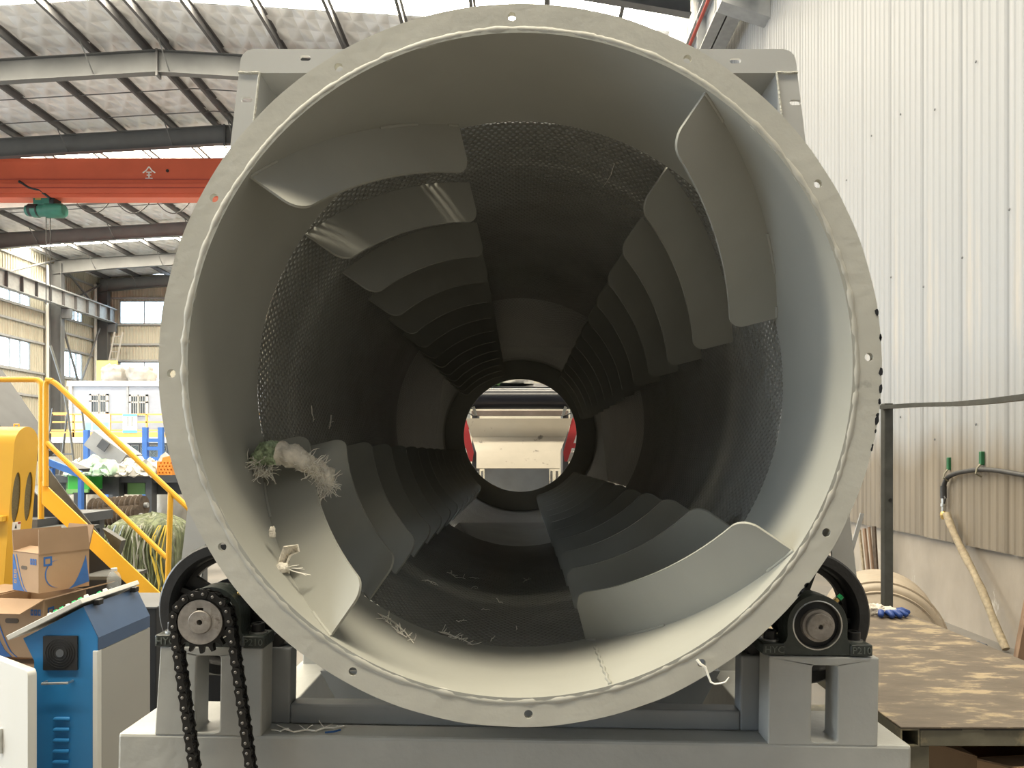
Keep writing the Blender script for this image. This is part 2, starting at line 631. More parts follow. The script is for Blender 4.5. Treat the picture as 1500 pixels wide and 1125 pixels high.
def rafter(Y):
    mb = MB()
    for s, xe in ((-1, XL + .35), (1, XR - .1)):
        xs = [RIDX, RIDX + s * (abs(xe - RIDX) - 3.5), xe]
        dep = [0.66, 0.66, 0.78 if s < 0 else 1.05]
        for i in (0, 1):
            x0, x1, d0, d1 = xs[i], xs[i + 1], dep[i], dep[i + 1]
            t0, t1 = roofz(x0) - .24, roofz(x1) - .24

            def slab(y0, y1, a0, a1, b0, b1):
                mb.add([(x0, y0, a0), (x1, y0, a1), (x1, y1, a1), (x0, y1, a0),
                        (x0, y0, b0), (x1, y0, b1), (x1, y1, b1), (x0, y1, b0)],
                       [(0, 1, 2, 3), (4, 7, 6, 5), (0, 4, 5, 1), (1, 5, 6, 2), (2, 6, 7, 3), (3, 7, 4, 0)])
            slab(Y - .008, Y + .008, t0, t1, t0 - d0, t1 - d1)
            slab(Y - .12, Y + .12, t0, t1, t0 - .016, t1 - .016)
            slab(Y - .12, Y + .12, t0 - d0, t1 - d1, t0 - d0 - .018, t1 - d1 - .018)
    o = mb.build('rafter', 'steel_beam', ceiling, smooth=0)
    zt = roofz(RIDX) - .24
    MB().box(RIDX - .03, RIDX + .03, Y - .13, Y + .13, zt - .80, zt + .02).build('splice_plate', 'steel_dark', o, smooth=0)
    for x in PURX[1::2]:
        z = roofz(x)
        q = Vector((x, Y - .02, z - .24 - .62))
        MB().tube([q, (x - .0, Y - .75, z - .2)], .022, 6).tube([q, (x, Y + .75, z - .2)], .022, 6).build('fly_brace', 'steel_beam', o)
    return o


for Y in RAFY:
    rafter(Y)
for Y in (24.4, 26.0, 34.5):
    MB().tube([(x, Y, roofz(x) - .16) for x in (XL + 1, RIDX, XR - 1)], .018, 6).build('tie_rod', 'steel_dark', ceiling)


# ---- corrugated sheets
def corr_profile(width, ribs, depth, flat=0.45):
    """points (along, out) of a trapezoid-ribbed sheet, out towards the hall"""
    p = width / ribs
    pts = [(0.0, 0.0)]
    for i in range(ribs):
        a = i * p
        pts += [(a + p * (1 - flat) / 2 - p * .08, 0.0), (a + p * (1 - flat) / 2 + p * .08, depth),
                (a + p * (1 + flat) / 2 - p * .08, depth), (a + p * (1 + flat) / 2 + p * .08, 0.0)]
    pts.append((width, 0.0))
    return pts


def sheet_mesh(name, prof, z0, z1, axis, side, material, lap=True):
    """sheet with ribs; along = axis ('x' or 'y'), ribs stick out by side in the other axis"""
    mb = MB()
    vs_ = []
    n = len(prof)
    for z in (z0, z1):
        for i, (a, d) in enumerate(prof):
            off = d * side
            if lap and i == 0:
                off = -0.02 * side
            vs_.append((off, a, z) if axis == 'y' else (a, off, z))
    for z in (z0, z1):
        for i, (a, d) in enumerate(prof):
            off = (d - 0.004) * side
            if lap and i == 0:
                off = -0.024 * side
            vs_.append((off, a, z) if axis == 'y' else (a, off, z))
    fs_ = []
    for i in range(n - 1):
        fs_.append((i, i + 1, n + i + 1, n + i))
        fs_.append((2 * n + i, 3 * n + i, 3 * n + i + 1, 2 * n + i + 1))
        fs_.append((i, 2 * n + i, 2 * n + i + 1, i + 1))
    mb.add(vs_, fs_)
    me_o = mb.build(name, material, smooth=0)
    return me_o


# ---- right wall: lower masonry, ribbed white sheets above
WSH = CAMZ - 147 * 5.89 / F             # lower edge of the sheeting, about 0.8 m
PITCH = 0.643
wall_r = MB().box(XR + .05, XR + .25, Y0B, Y1B, 0, WSH + .15).box(XR + .06, XR + .25, Y0B, Y1B, WSH + .15, roofz(XR), 1).build(
    'wall_right', ['wall_low', 'steel_dark'], smooth=0)
tag(wall_r, kind='structure')
# dents and joints of the lower wall
prof = corr_profile(PITCH - .010, 6, 0.010, 0.42)
first = sheet_mesh('wall_sheet', prof, WSH, roofz(XR) + .1, 'y', -1, 'wall_sheet')
first.parent = wall_r
n0 = 0
y = -10.0
k = 0
while y < Y1B - .3:
    o = first if k == 0 else inst(first, wall_r)
    o.location = (XR, y, (rnd.random() - .5) * .012)
    y += PITCH
    k += 1
# screws on the sheets
scr = MB()
for r, zz in ((0, 1.95), (1, 3.5), (2, 5.2)):
    for i in range(26):
        yy = 5.2 + i * PITCH * 1.0 + (r % 2) * .2
        scr.lathe([(0.012, 0), (0.012, .006), (0.004, .01)], 6,
                  Matrix.Translation((XR - .014, yy, zz + .18 * math.sin(i * 1.7))) @ Matrix.Rotation(-PI / 2, 4, 'Y'))
tag(scr.build('sheet_screw', 'steel_dark', wall_r), kind='stuff')

# runway girder on the right wall with its corbels and red conductor
gz0, gz1 = 9.32, 10.12
g = MB()
g.box(3.40, 3.88, Y0B, Y1B, gz0, gz0 + .03)
g.box(3.60, 3.625, Y0B, Y1B, gz0, gz1)
g.box(3.42, 3.82, Y0B, Y1B, gz1, gz1 + .03)
g.box(3.58, 3.66, Y0B, Y1B, gz1 + .03, gz1 + .12)
gird_r = g.build('runway_girder', 'mid_grey', wall_r, smooth=0)
for i in range(30):
    MB().box(3.42, 3.60, 4 + i * 1.25, 4.012 + i * 1.25, gz0 + .03, gz1).build('stiffener', 'mid_grey', gird_r, smooth=0)
for Y in RAFY:
    c = MB()
    c.add([(3.30, Y - .15, gz0 - .05), (XR + .1, Y - .15, gz0 - .05), (XR + .1, Y - .15, gz0 - .55), (3.30, Y - .15, gz0 - .25),
           (3.30, Y + .15, gz0 - .05), (XR + .1, Y + .15, gz0 - .05), (XR + .1, Y + .15, gz0 - .55), (3.30, Y + .15, gz0 - .25)],
          [(0, 1, 2, 3), (4, 7, 6, 5), (0, 4, 5, 1), (1, 5, 6, 2), (2, 6, 7, 3), (3, 7, 4, 0)])
    c.build('corbel', 'mid_grey', wall_r, smooth=0)
MB().tube([(3.26, Y0B, gz0 + .2), (3.26, Y1B, gz0 + .2)], .035, 8).build('conductor_bar', 'red_bar', wall_r)

# ---- left wall
wall_l = MB().box(XL - .2, XL - .08, Y0B, 34.0, 9.4, roofz(XL)).build('wall_left', 'beige_sheet', smooth=0)
tag(wall_l, kind='structure')
BANDS = [(10.73, 13.3), (9.91, 10.73), (7.98, 9.91), (6.38, 7.98), (5.0, 6.38), (0.0, 5.0)]
WINL = [(1, 37.2, 40.4), (3, 37.2, 40.4), (1, 43.6, 45.2), (3, 42.8, 45.2)]
PW = 0.80
for bi, (za, zb) in enumerate(BANDS):
    pm = None
    yy = 34.0
    while yy < 46.8:
        skip = any(b == bi and yy + PW > wa + .05 and yy < wb - .05 for b, wa, wb in WINL) or (bi == 5 and yy < 39.4)
        if not skip:
            if pm is None:
                pm = sheet_mesh('wall_sheet', corr_profile(PW, 4, 0.04, 0.35), za, zb, 'y', 1, 'beige_sheet', False)
                o = pm
                o.parent = wall_l
            else:
                o = inst(pm, wall_l)
            o.location = (XL, yy, 0)
        yy += PW


def window(parent, axis, fixed, a0, a1, z0, z1, nm, material='office_frame'):
    """framed window with mullions; axis is the running direction"""
    def bx(mb, p, q, r, s, d=.05):
        if axis == 'y':
            mb.box(fixed - d, fixed + d, p, q, r, s)
        else:
            mb.box(p, q, fixed - d, fixed + d, r, s)
    mb = MB()
    t = .06
    bx(mb, a0, a1, z0, z0 + t)
    bx(mb, a0, a1, z1 - t, z1)
    bx(mb, a0, a0 + t, z0, z1)
    bx(mb, a1 - t, a1, z0, z1)
    fr = mb.build('window', material, parent, smooth=0)
    w = (a1 - a0) / nm
    for i in range(nm):
        if i:
            m2 = MB()
            bx(m2, a0 + i * w - .03, a0 + i * w + .03, z0 + t, z1 - t, .04)
            m2.build('mullion', material, fr, smooth=0)
        m3 = MB()
        bx(m3, a0 + i * w + .04, a0 + (i + 1) * w - .04, z0 + t, z1 - t, .006)
        m3.build('pane', 'pane', fr, smooth=0)
    return fr


for bi, wa, wb in WINL:
    window(wall_l, 'y', XL, wa, wb, BANDS[bi][0], BANDS[bi][1], 4, 'mid_grey')
for zz in (5.0, 6.32, 8.04, 9.0, 9.87, 10.77, 12.5):
    MB().box(XL + .05, XL + .14, 34, 46.7, zz - .06, zz + .06).build('girt', 'mid_grey', wall_l, smooth=0)
# columns, downpipes
for Y in (42.0, 46.7):
    c = MB()
    c.box(XL + .15, XL + .85, Y - .01, Y + .01, 0, roofz(XL) - .4)
    c.box(XL + .15, XL + .18, Y - .18, Y + .18, 0, roofz(XL) - .4)
    c.box(XL + .82, XL + .85, Y - .18, Y + .18, 0, roofz(XL) - .4)
    c.build('column', 'steel_beam', wall_l, smooth=0)
    MB().tube([(XL + .25, Y - .45, 0), (XL + .25, Y - .45, roofz(XL) - .6)], .09, 10).build('downpipe', 'white_paint', wall_l)
    c = MB()
    c.box(XL + .85, XL + 1.35, Y - .12, Y + .12, 9.6, 10.15)
    c.build('corbel', 'steel_beam', wall_l, smooth=0)
g = MB()
gx = -26.3
g.box(gx - .2, gx + .2, 22, 46.9, 10.2, 10.23)
g.box(gx - .012, gx + .012, 22, 46.9, 10.23, 11.06)
g.box(gx - .2, gx + .2, 22, 46.9, 11.06, 11.10)
g.box(gx - .04, gx + .04, 22, 46.9, 11.10, 11.20)
gl = g.build('runway_girder', 'mid_grey', wall_l, smooth=0)
for i in range(11):
    MB().box(gx, gx + .18, 34.6 + i * 1.15, 34.63 + i * 1.15, 10.23, 11.06).build('stiffener', 'steel_dark', gl, smooth=0)
# bracing between the last two columns
for a, b in (((XL + .5, 42.3, 12.9), (XL + .5, 45.6, 11.2)), ((XL + .5, 46.4, 12.6), (XL + .5, 43.8, 11.2)),
             ((XL + .5, 38.0, 11.3), (XL + .5, 41.8, 12.9)), ((XL + .5, 42.3, 9.8), (XL + .5, 44.6, 5.0)), ((XL + .5, 46.3, 9.8), (XL + .5, 43.2, 4.0))):
    MB().tube([a, b], .06, 6).build('brace', 'steel_beam', wall_l)
# ladder against the corner
lad = empty('access_ladder', 'thin grey ladder leaning in the far left corner of the hall', 'ladder', (XL + 1.1, 45.4, 0))
for dx in (0, .5):
    MB().bar((dx, 0, 4.6), (dx + .7, .3, 9.0), .09, .09).build('rail', 'grey_white', lad, smooth=0)
for i in range(9):
    t = i / 9 + .05
    MB().bar((t * .7, t * .3, 4.6 + 4.4 * t), (.5 + t * .7, t * .3, 4.6 + 4.4 * t), .06, .06).build('rung', 'grey_white', lad, smooth=0)
lad.location.z = 0.45
# door opening in the left wall: jamb posts and lintel
d1 = MB().box(XL - .1, XL + .1, 39.4, 39.65, 0, 5.0).box(XL - .1, XL + .1, 34, 39.65, 4.9, 5.1).build('door_1', 'grey_white', smooth=0)
tag(d1, kind='structure')

# ---- back wall
wall_b = MB().box(-21.0, XR + .3, Y1B, Y1B + .2, 0, 13.2).build('wall_back', 'beige_sheet', smooth=0)
tag(wall_b, kind='structure')
BB = [(11.7, 13.4), (10.2, 11.7), (7.74, 10.2), (6.2, 7.74), (0, 6.2)]
WB = [(1, -26.0, -22.8), (3, -26.0, -22.8)]
for bi, (za, zb) in enumerate(BB):
    pm = None
    xx = XL - .2
    while xx < -21.1:
        skip = any(b == bi and xx + PW > wa + .05 and xx < wb - .05 for b, wa, wb in WB)
        if not skip:
            if pm is None:
                pm = sheet_mesh('wall_sheet', corr_profile(PW, 4, 0.04, 0.35), za, zb, 'x', -1, 'beige_sheet', False)
                o = pm
                o.parent = wall_b
            else:
                o = inst(pm, wall_b)
            o.location = (xx, Y1B, 0)
        xx += PW
for bi, wa, wb in WB:
    window(wall_b, 'x', Y1B, wa, wb, BB[bi][0], BB[bi][1], 2, 'mid_grey')
for zz in (6.2, 7.8, 8.85, 10.15, 11.85):
    MB().box(XL, -21.0, Y1B - .15, Y1B - .05, zz - .06, zz + .06).build('girt', 'mid_grey', wall_b, smooth=0)

# ---- wall behind the camera
tag(MB().box(XL - .3, XR + .3, Y0B - .2, Y0B, 0, 13.5).build('wall_front', 'dark_grey', smooth=0), kind='structure')

# ================================================================== OVERHEAD CRANE
cr = empty('overhead_crane', 'red overhead crane bridge spanning the hall under the roof', 'crane', (0, 27.9, 11.5))
g = MB()
g.box(-26.4, 3.5, -.28, .02, .50, 1.48)
g.box(-26.4, 3.5, -.34, -.24, .14, .50)
g.box(-26.4, 3.5, -.24, .24, .18, .50)
g.box(-26.4, 3.5, -.30, .30, -.02, .14)
g.build('bridge_girder', 'red_crane', cr, smooth=0, bevel=.01)
MB().box(-26.4, 3.5, -.285, .03, 1.481, 1.492).build('added_top_plate', 'steel_dark', cr, smooth=0)  # dark plate added to keep red bounce light off the roof foil
MB().box(-26.4, 3.5, .021, .31, .505, .52).build('added_ledge_plate', 'steel_dark', cr, smooth=0)  # dark plate added on the ledge, also against red bounce light
for zz in (.66, .34):
    MB().box(-26.4, 3.5, -.352, -.335, zz - .018, zz + .018).build('seam_strip', 'red_bar', cr, smooth=0)
for x, zlo in ((-26.3, -.29), (3.55, -1.24)):
    MB().box(x - .2, x + .2, -1.6, 1.6, zlo, .5).build('end_carriage', 'red_crane', cr, smooth=0, bevel=.02)
# painted character on the bridge, built of strokes
ch = MB()
c0 = P(218, 253, 27.6)
cx_, cz_ = c0.x, c0.z - 11.5
S = .25


def stroke(a, b, w=.045):
    ch.bar((cx_ + a[0] * S, -.289, cz_ + a[1] * S), (cx_ + b[0] * S, -.289, cz_ + b[1] * S), .006, w, up=(0, 0, 1) if abs(a[0] - b[0]) > .05 else (1, 0, 0))


stroke((0, .95), (-.45, .35)); stroke((-.45, .35), (-.95, .0)); stroke((0, .95), (.45, .35)); stroke((.45, .35), (.95, .0))
stroke((-.4, .1), (.4, .1)); stroke((-.35, -.35), (.35, -.35)); stroke((-.55, -.85), (.55, -.85)); stroke((0, .1), (0, -.85))
ch.build('painted_character', 'white_mark', cr, smooth=0)
p = P(245, 250, 27.6)
MB().lathe([(.06, 0), (.06, .02)], 12, Matrix.Translation((p.x, -.30, p.z - 11.5)) @ AXY).build('bolt_hole', 'black', cr)

ho = empty('crane_hoist', 'green electric hoist hanging below the red crane bridge', 'hoist', P(70, 310, 27.9))
Rx = Matrix.Rotation(PI / 2, 4, 'Y')
MB().lathe([(.0, -.73), (.20, -.73), (.22, -.66), (.22, -.48), (.0, -.46)], 16, Matrix.Translation((0, -.1, .0)) @ Rx).build('motor', 'teal', ho)
MB().lathe([(.26, -.48), (.26, -.30), (.23, -.28), (.23, .02), (.28, .04), (.28, .62), (.22, .72), (.0, .74)], 16, Matrix.Translation((0, -.1, 0)) @ Rx).build('rope_drum', 'teal', ho)
MB().lathe([(.2, -.5), (.2, -.2)], 16, Matrix.Translation((0, -.12, .01)) @ Matrix.Scale(1.2, 4) @ Rx).build('brake_cover', 'black', ho)
MB().box(-.42, .25, -.25, .2, .18, .62).build('gear_box', 'teal', ho, smooth=0, bevel=.04)
MB().box(.2, .42, -.28, .2, .2, .74).build('trolley_wheels', 'black', ho, smooth=0, bevel=.05)
MB().box(-.32, -.1, -.26, -.25, .36, .5).build('badge', 'brass', ho, smooth=0)
for dx in (.0, .16):
    MB().tube([(dx, -.1, -.2), (dx, -.1, -3.6)], .016, 6).build('wire_rope', 'black', ho)
MB().tube([(-.9, -.3, 1.05), (-.5, -.32, .8), (-.1, -.3, .7), (.3, -.28, .4)], .05, 8).build('cable', 'black', ho)
fest = MB()
pts = []
for i in range(60):
    x = .75 + i * .095
    pts.append((x, .35, .35 - .75 * abs(math.sin(i * .19)) ** .7 + .45))
fest.tube(pts, .02, 6)
fest.build('festoon_cable', 'black', ho)

# ================================================================== OFFICE BLOCK AT THE BACK
YO = 33.0
of = empty('site_office', 'pale two-storey panel office with barred windows at the far end of the hall', 'office', (-15, YO, 0))
OX0, OX1 = P(102, 0, YO).x + 15, 4.5
zt = CAMZ + 110 * YO / F
MB().box(OX0, OX1, 0, 4.5, 2.45, zt - .25).build('upper_body', 'office', of, smooth=0)
MB().box(OX0 - .1, OX1, -.06, 4.6, zt - .25, zt).build('roof_edge', 'office_frame', of, smooth=0)
MB().box(OX0, OX1, -1.3, 4.5, 2.2, 2.45).build('walkway', 'office_frame', of, smooth=0)
MB().box(OX0 + .3, OX1, .6, 4.5, 0, 2.2).build('lower_body', 'office', of, smooth=0)
MB().box(OX0, OX0 + .14, -.07, .1, 2.45, zt - .25).build('corner_post', 'office_frame', of, smooth=0)
p = P(187, 0, YO).x + 15
MB().box(p - .04, p + .04, -.03, .05, 2.45, zt - .25).build('joint_strip', 'mid_grey', of, smooth=0)


def barred(px0, px1, py0, py1):
    a = P(px0, py1, YO)
    b = P(px1, py0, YO)
    x0, x1, z0, z1 = a.x + 15, b.x + 15, a.z, b.z
    fr = MB().box(x0, x1, -.06, .02, z0, z0 + .08).box(x0, x1, -.06, .02, z1 - .08, z1).box(x0, x0 + .08, -.06, .02, z0, z1).box(
        x1 - .08, x1, -.06, .02, z0, z1).box((x0 + x1) / 2 - .04, (x0 + x1) / 2 + .04, -.06, .02, z0, z1).box(
        x0, x1, -.06, .02, z0 + (z1 - z0) * .6, z0 + (z1 - z0) * .6 + .06).build('window', 'white_paint', of, smooth=0)
    MB().box(x0 + .05, x1 - .05, -.02, -.005, z0 + .05, z1 - .05).build('pane', 'dark_glass', fr, smooth=0)
    n = 8
    for i in range(1, n):
        x = x0 + (x1 - x0) * i / n
        MB().box(x - .009, x + .009, -.09, -.06, z0, z1).build('bar', 'mid_grey', fr, smooth=0)


barred(132, 159, 577, 606)
barred(190, 217, 578, 609)
for i in range(6):
    x0 = P(166 + i * 13.5, 0, YO + .6).x + 15
    fr = MB().box(x0, x0 + .36, .55, .6, 1.0, 2.15).build('window', 'white_paint', of, smooth=0)
    MB().box(x0 + .03, x0 + .33, .53, .55, 1.05, 2.1).build('pane', 'pane', fr, smooth=0)
rl = empty('walkway_railing', 'orange railing along the walkway of the pale office', 'railing', (-15, YO - 1.25, 2.45))
zr = CAMZ + (668 - 607) * (YO - 1.25) / F - 2.45
for zz, hh in ((zr, .07), (zr * .66, .06), (zr * .3, .06), (.1, .22)):
    MB().box(OX0, OX1, -.03, .03, zz - hh / 2, zz + hh / 2).build('rail', 'orange_rail', rl, smooth=0)
for px in (108, 161, 215, 262):
    x = P(px, 0, YO - 1.25).x + 15
    MB().box(x - .04, x + .04, -.03, .03, 0, zr).build('post', 'orange_rail', rl, smooth=0)
M['banner_cyan'] = mat('cyan_print', (0.25, 0.62, 0.80), 0.6, var=0.15, scale=3)
M['banner_blue'] = mat('blue_banner_print', (0.12, 0.40, 0.70), 0.6, var=0.1, scale=3)


def banner(x0, x1, y0, y1, label, patches):
    a, b = P(x0, y1, YO - 1.4), P(x1, y0, YO - 1.4)
    o = empty('banner', label, 'banner', ((a.x + b.x) / 2, YO - 1.292, a.z))
    w, h = (b.x - a.x) / 2, b.z - a.z
    MB().box(-w, w, -.01, .01, 0, h).build('cloth', 'white_paint', o, smooth=0)
    for (u0, u1, v0, v1, m_) in patches:
        MB().box(-w + 2 * w * u0, -w + 2 * w * u1, -.016, -.011, h * v0, h * v1).build('print', m_, o, smooth=0)


banner(120, 159, 606, 631, 'white and cyan banner tied to the office walkway railing',
       [(.08, .30, .05, .5, 'banner_cyan'), (.36, .62, .05, .5, 'banner_cyan'), (.68, .96, .08, .5, 'banner_cyan'), (.62, .95, .7, .75, 'mid_grey')])
banner(178, 199, 606, 634, 'blue bordered notice banner on the office walkway railing',
       [(0, 1, 0, .14, 'banner_blue'), (0, 1, .88, 1, 'banner_blue'), (.28, .42, .35, .85, 'mid_grey'), (.58, .74, .35, .85, 'mid_grey')])


def lump(name, center, size, material, seed, nz=0.22, freq=1.6, n=28, m=18, flat=0.5, parent=None):
    """a crumpled, flat-bottomed lump with real relief"""
    mb = MB()
    vs_, fs_ = [], []
    for j in range(m + 1):
        ph = -PI / 2 + PI * j / m
        for i in range(n):
            t = 2 * PI * i / n
            d = Vector((math.cos(ph) * math.cos(t), math.cos(ph) * math.sin(t), math.sin(ph)))
            s = 1 + nz * noise.noise(d * freq + Vector((seed, seed * 2.1, 0))) + nz * .5 * noise.noise(d * freq * 3 + Vector((seed, 0, 3)))
            q = Vector([math.copysign(abs(c) ** .75, c) for c in d]) * s
            z = max(q.z, -flat)
            vs_.append((q.x * size[0], q.y * size[1], (z + flat) * size[2]))
    for j in range(m):
        for i in range(n):
            l = (i + 1) % n
            fs_.append((j * n + i, j * n + l, (j + 1) * n + l, (j + 1) * n + i))
    mb.add(vs_, fs_)
    return mb.build(name, material, parent, smooth=60, loc=center)


a = P(170, 559, YO + .8)
o = lump('bulk_bag', (a.x, YO + .8, zt), (.56, .5, .52), 'bag', 3, .3, 2.4, 32, 20, .55)
tag(o, 'grey white bulk bag with torn top, left one on the office roof', 'bag', 'bulk bags on the office roof')
a = P(208, 559, YO + .8)
o = lump('bulk_bag', (a.x, YO + .8, zt), (.58, .5, .50), 'bag', 9, .3, 2.2, 32, 20, .55)
tag(o, 'lavender white bulk bag, right one on the office roof', 'bag', 'bulk bags on the office roof')
a, b = P(142, 546, 35), P(172, 528, 35)
sg = empty('yellow_sign', 'plain yellow board standing behind the bags on the office roof', 'sign', (a.x, 35, zt))
MB().box(0, b.x - a.x, -.02, .02, .2, b.z - zt).build('board', mat('sign_yellow', (.72, .6, .12), .5), sg, smooth=0)
MB().box(.1, .16, -.02, .02, 0, .2).build('foot', 'mid_grey', sg, smooth=0)
MB().box(.7, .76, -.02, .02, 0, .2).build('foot', 'mid_grey', sg, smooth=0)
#@@SECTION trommel
# ================================================================== TROMMEL DRUM
YF, ZD = 1.30, CAMZ + 0.163
RI, RO, YEND, YPERF = 0.597, 0.650, 5.75, 1.644
dr = empty('trommel_drum', 'huge grey steel trommel drum seen from its open front end', 'drum', (0, YF, ZD))


def cyl(r, t, y):
    """point on the drum, y measured from the front flange"""
    return (r * math.cos(t), y, r * math.sin(t))


# front flange with twelve bolt holes
holes = [circ(.627 * math.cos(math.radians(90 + 1.35 - 30 * i)), .627 * math.sin(math.radians(90 + 1.35 - 30 * i)), .0078, 16) for i in range(12)]
outer = []
for i in range(220):
    t = 2 * PI * i / 220
    r = RO + .0012 * noise.noise(Vector((math.cos(t) * 9, math.sin(t) * 9, 0)))
    if -0.12 < t - 0.02 < 0.12 or t > 2 * PI - .14:          # hammered, chipped stretch on the right
        r -= .0035 * max(0, noise.noise(Vector((t * 60, 1, 0))))
    outer.append((r * math.cos(t), r * math.sin(t)))
inner_loop = circ(0, 0, .603, 180)
fl = MB().plate(outer, [inner_loop] + holes, .012, lambda u, v, w: (u, w, v)).build('front_flange', 'flange', dr, smooth=30)
# weld bead round the joint, uneven
wb = MB()
vs_, fs_ = [], []
n, m = 520, 8
for i in range(n):
    t = 2 * PI * i / n
    r0 = .6045 + .0018 * noise.noise(Vector((math.cos(t) * 6, math.sin(t) * 6, 4)))
    th = .0052 + .0022 * noise.noise(Vector((math.cos(t) * 22, math.sin(t) * 22, 0))) + .0012 * noise.noise(Vector((math.cos(t) * 90, math.sin(t) * 90, 7)))
    for k in range(m):
        a = 2 * PI * k / m
        r = r0 + th * math.cos(a) * 1.25
        vs_.append(cyl(r, t, .0015 - th * .62 * math.sin(a)))
for i in range(n):
    j = (i + 1) % n
    for k in range(m):
        l = (k + 1) % m
        fs_.append((i * m + k, i * m + l, j * m + l, j * m + k))
wb.add(vs_, fs_)
wb.build('weld_bead', 'flange', fl, smooth=60)
# chipped paint along the right rim
for i in range(16):
    t = math.radians(rnd.uniform(-14, 9) if i < 12 else rnd.uniform(-44, -36))
    w_, h_ = rnd.uniform(.002, .0045), rnd.uniform(.003, .010)
    rc = RO - w_ * .6 + .0005
    tt, rr2 = (-math.sin(t), math.cos(t)), (math.cos(t), math.sin(t))
    ol = []
    for k in range(7):
        a = 2 * PI * k / 7
        f = rnd.uniform(.6, 1.1)
        ol.append((rr2[0] * (rc + w_ * f * math.cos(a)) + tt[0] * h_ * f * math.sin(a), rr2[1] * (rc + w_ * f * math.cos(a)) + tt[1] * h_ * f * math.sin(a)))
    MB().plate(ol, [], .0008, lambda u, v, w: (u, -.0006 + w, v)).build('paint_chip', 'black_steel', fl, smooth=0)
# solid front section of the shell
sh = MB()
sh.lathe([(RI, -.001), (RI, YPERF - YF), (.603, YPERF - YF), (.603, -.001)], 200, AXY, closed=True)
sh.build('drum_shell', 'drum', dr, smooth=40)
# longitudinal weld seam at the bottom right
seam = MB()
pts = []
for i in range(30):
    yy = .004 + .26 * i / 29
    t = math.radians(-74.3 + .35 * math.sin(i * 1.3) * .4)
    pts.append(cyl(RI - .0005, t, yy))
seam.tube(pts, [.0035 + .0012 * noise.noise(Vector((i * .9, 0, 0))) for i in range(30)], 6)
seam.build('weld_seam', 'drum', dr, smooth=60)
# rolling tyre round the outside
MB().lathe([(.604, .115), (.611, .115), (.611, .26), (.604, .26)], 160, AXY, closed=True).build('tyre_ring', 'frame', dr, smooth=40)

# perforated screen: real holes
def screen(y_from, y_to, deep):
    a_n, b = 224, 0.01475
    rows = int((y_to - y_from) / b)
    ii, jj = np.meshgrid(np.arange(rows), np.arange(a_n), indexing='ij')
    ii, jj = ii.ravel(), jj.ravel()
    da = 2 * PI / a_n
    tc = (jj + 0.5 * (ii % 2)) * da
    yc = y_from + (ii + .5) * b
    hexu = np.array([0, .5, .5, 0, -.5, -.5])
    hexv = np.array([2 / 3, 1 / 3, -1 / 3, -2 / 3, -1 / 3, 1 / 3])
    rad = .0056
    ang = np.array([90, 30, -30, -90, -150, 150]) * PI / 180
    T, Yv, R = [], [], []
    T.append(tc[:, None] + hexu[None] * da); Yv.append(yc[:, None] + hexv[None] * b); R.append(np.full(T[0].shape, RI))
    T.append(tc[:, None] + np.cos(ang)[None] * rad / RI); Yv.append(yc[:, None] + np.sin(ang)[None] * rad); R.append(np.full(T[0].shape, RI))
    nv = 12
    if deep:
        T.append(T[1]); Yv.append(Yv[1]); R.append(np.full(T[0].shape, RI + .0032))
        nv = 18
    T = np.concatenate(T, 1); Yv = np.concatenate(Yv, 1); R = np.concatenate(R, 1)
    Yv = np.clip(Yv, y_from, y_to)
    co = np.stack([R * np.cos(T), Yv, R * np.sin(T)], -1).reshape(-1, 3)
    quads = []
    for k in range(6):
        l = (k + 1) % 6
        quads.append([k, l, 6 + l, 6 + k])
        if deep:
            quads.append([6 + k, 6 + l, 12 + l, 12 + k])
    quads = np.array(quads)
    nc = len(ii)
    fc = (quads[None] + (np.arange(nc) * nv)[:, None, None]).reshape(-1, 4)
    me = bpy.data.meshes.new('perforated_screen')
    me.vertices.add(len(co)); me.vertices.foreach_set('co', co.astype(np.float32).ravel())
    me.loops.add(fc.size); me.loops.foreach_set('vertex_index', fc.astype(np.int32).ravel())
    me.polygons.add(len(fc)); me.polygons.foreach_set('loop_start', np.arange(0, fc.size, 4, dtype=np.int32))
    me.update(calc_edges=True)
    me.materials.append(M['screen'])
    o = bpy.data.objects.new('perforated_screen', me)
    COL.objects.link(o)
    o.parent = dr
    return y_from + rows * b


e1 = screen(YPERF - YF, 3.5 - YF, True)
e2 = screen(e1, YEND - YF - .12, False)
MB().lathe([(RI, e2), (RI, YEND - YF), (.603, YEND - YF), (.603, e2)], 120, AXY, closed=True).build('rear_shell', 'screen', dr, smooth=40)
MB().plate(circ(0, 0, .65, 96), [circ(0, 0, .448, 96)], .012, lambda u, v, w: (u, YEND - YF + w, v)).build('end_ring', 'drum', dr, smooth=30)

# lifter blades: thirteen rings of four, each climbing clockwise into the drum
SPAN, AX = math.radians(41.5), .318
BIN, RC, TH = .487, .036, .006


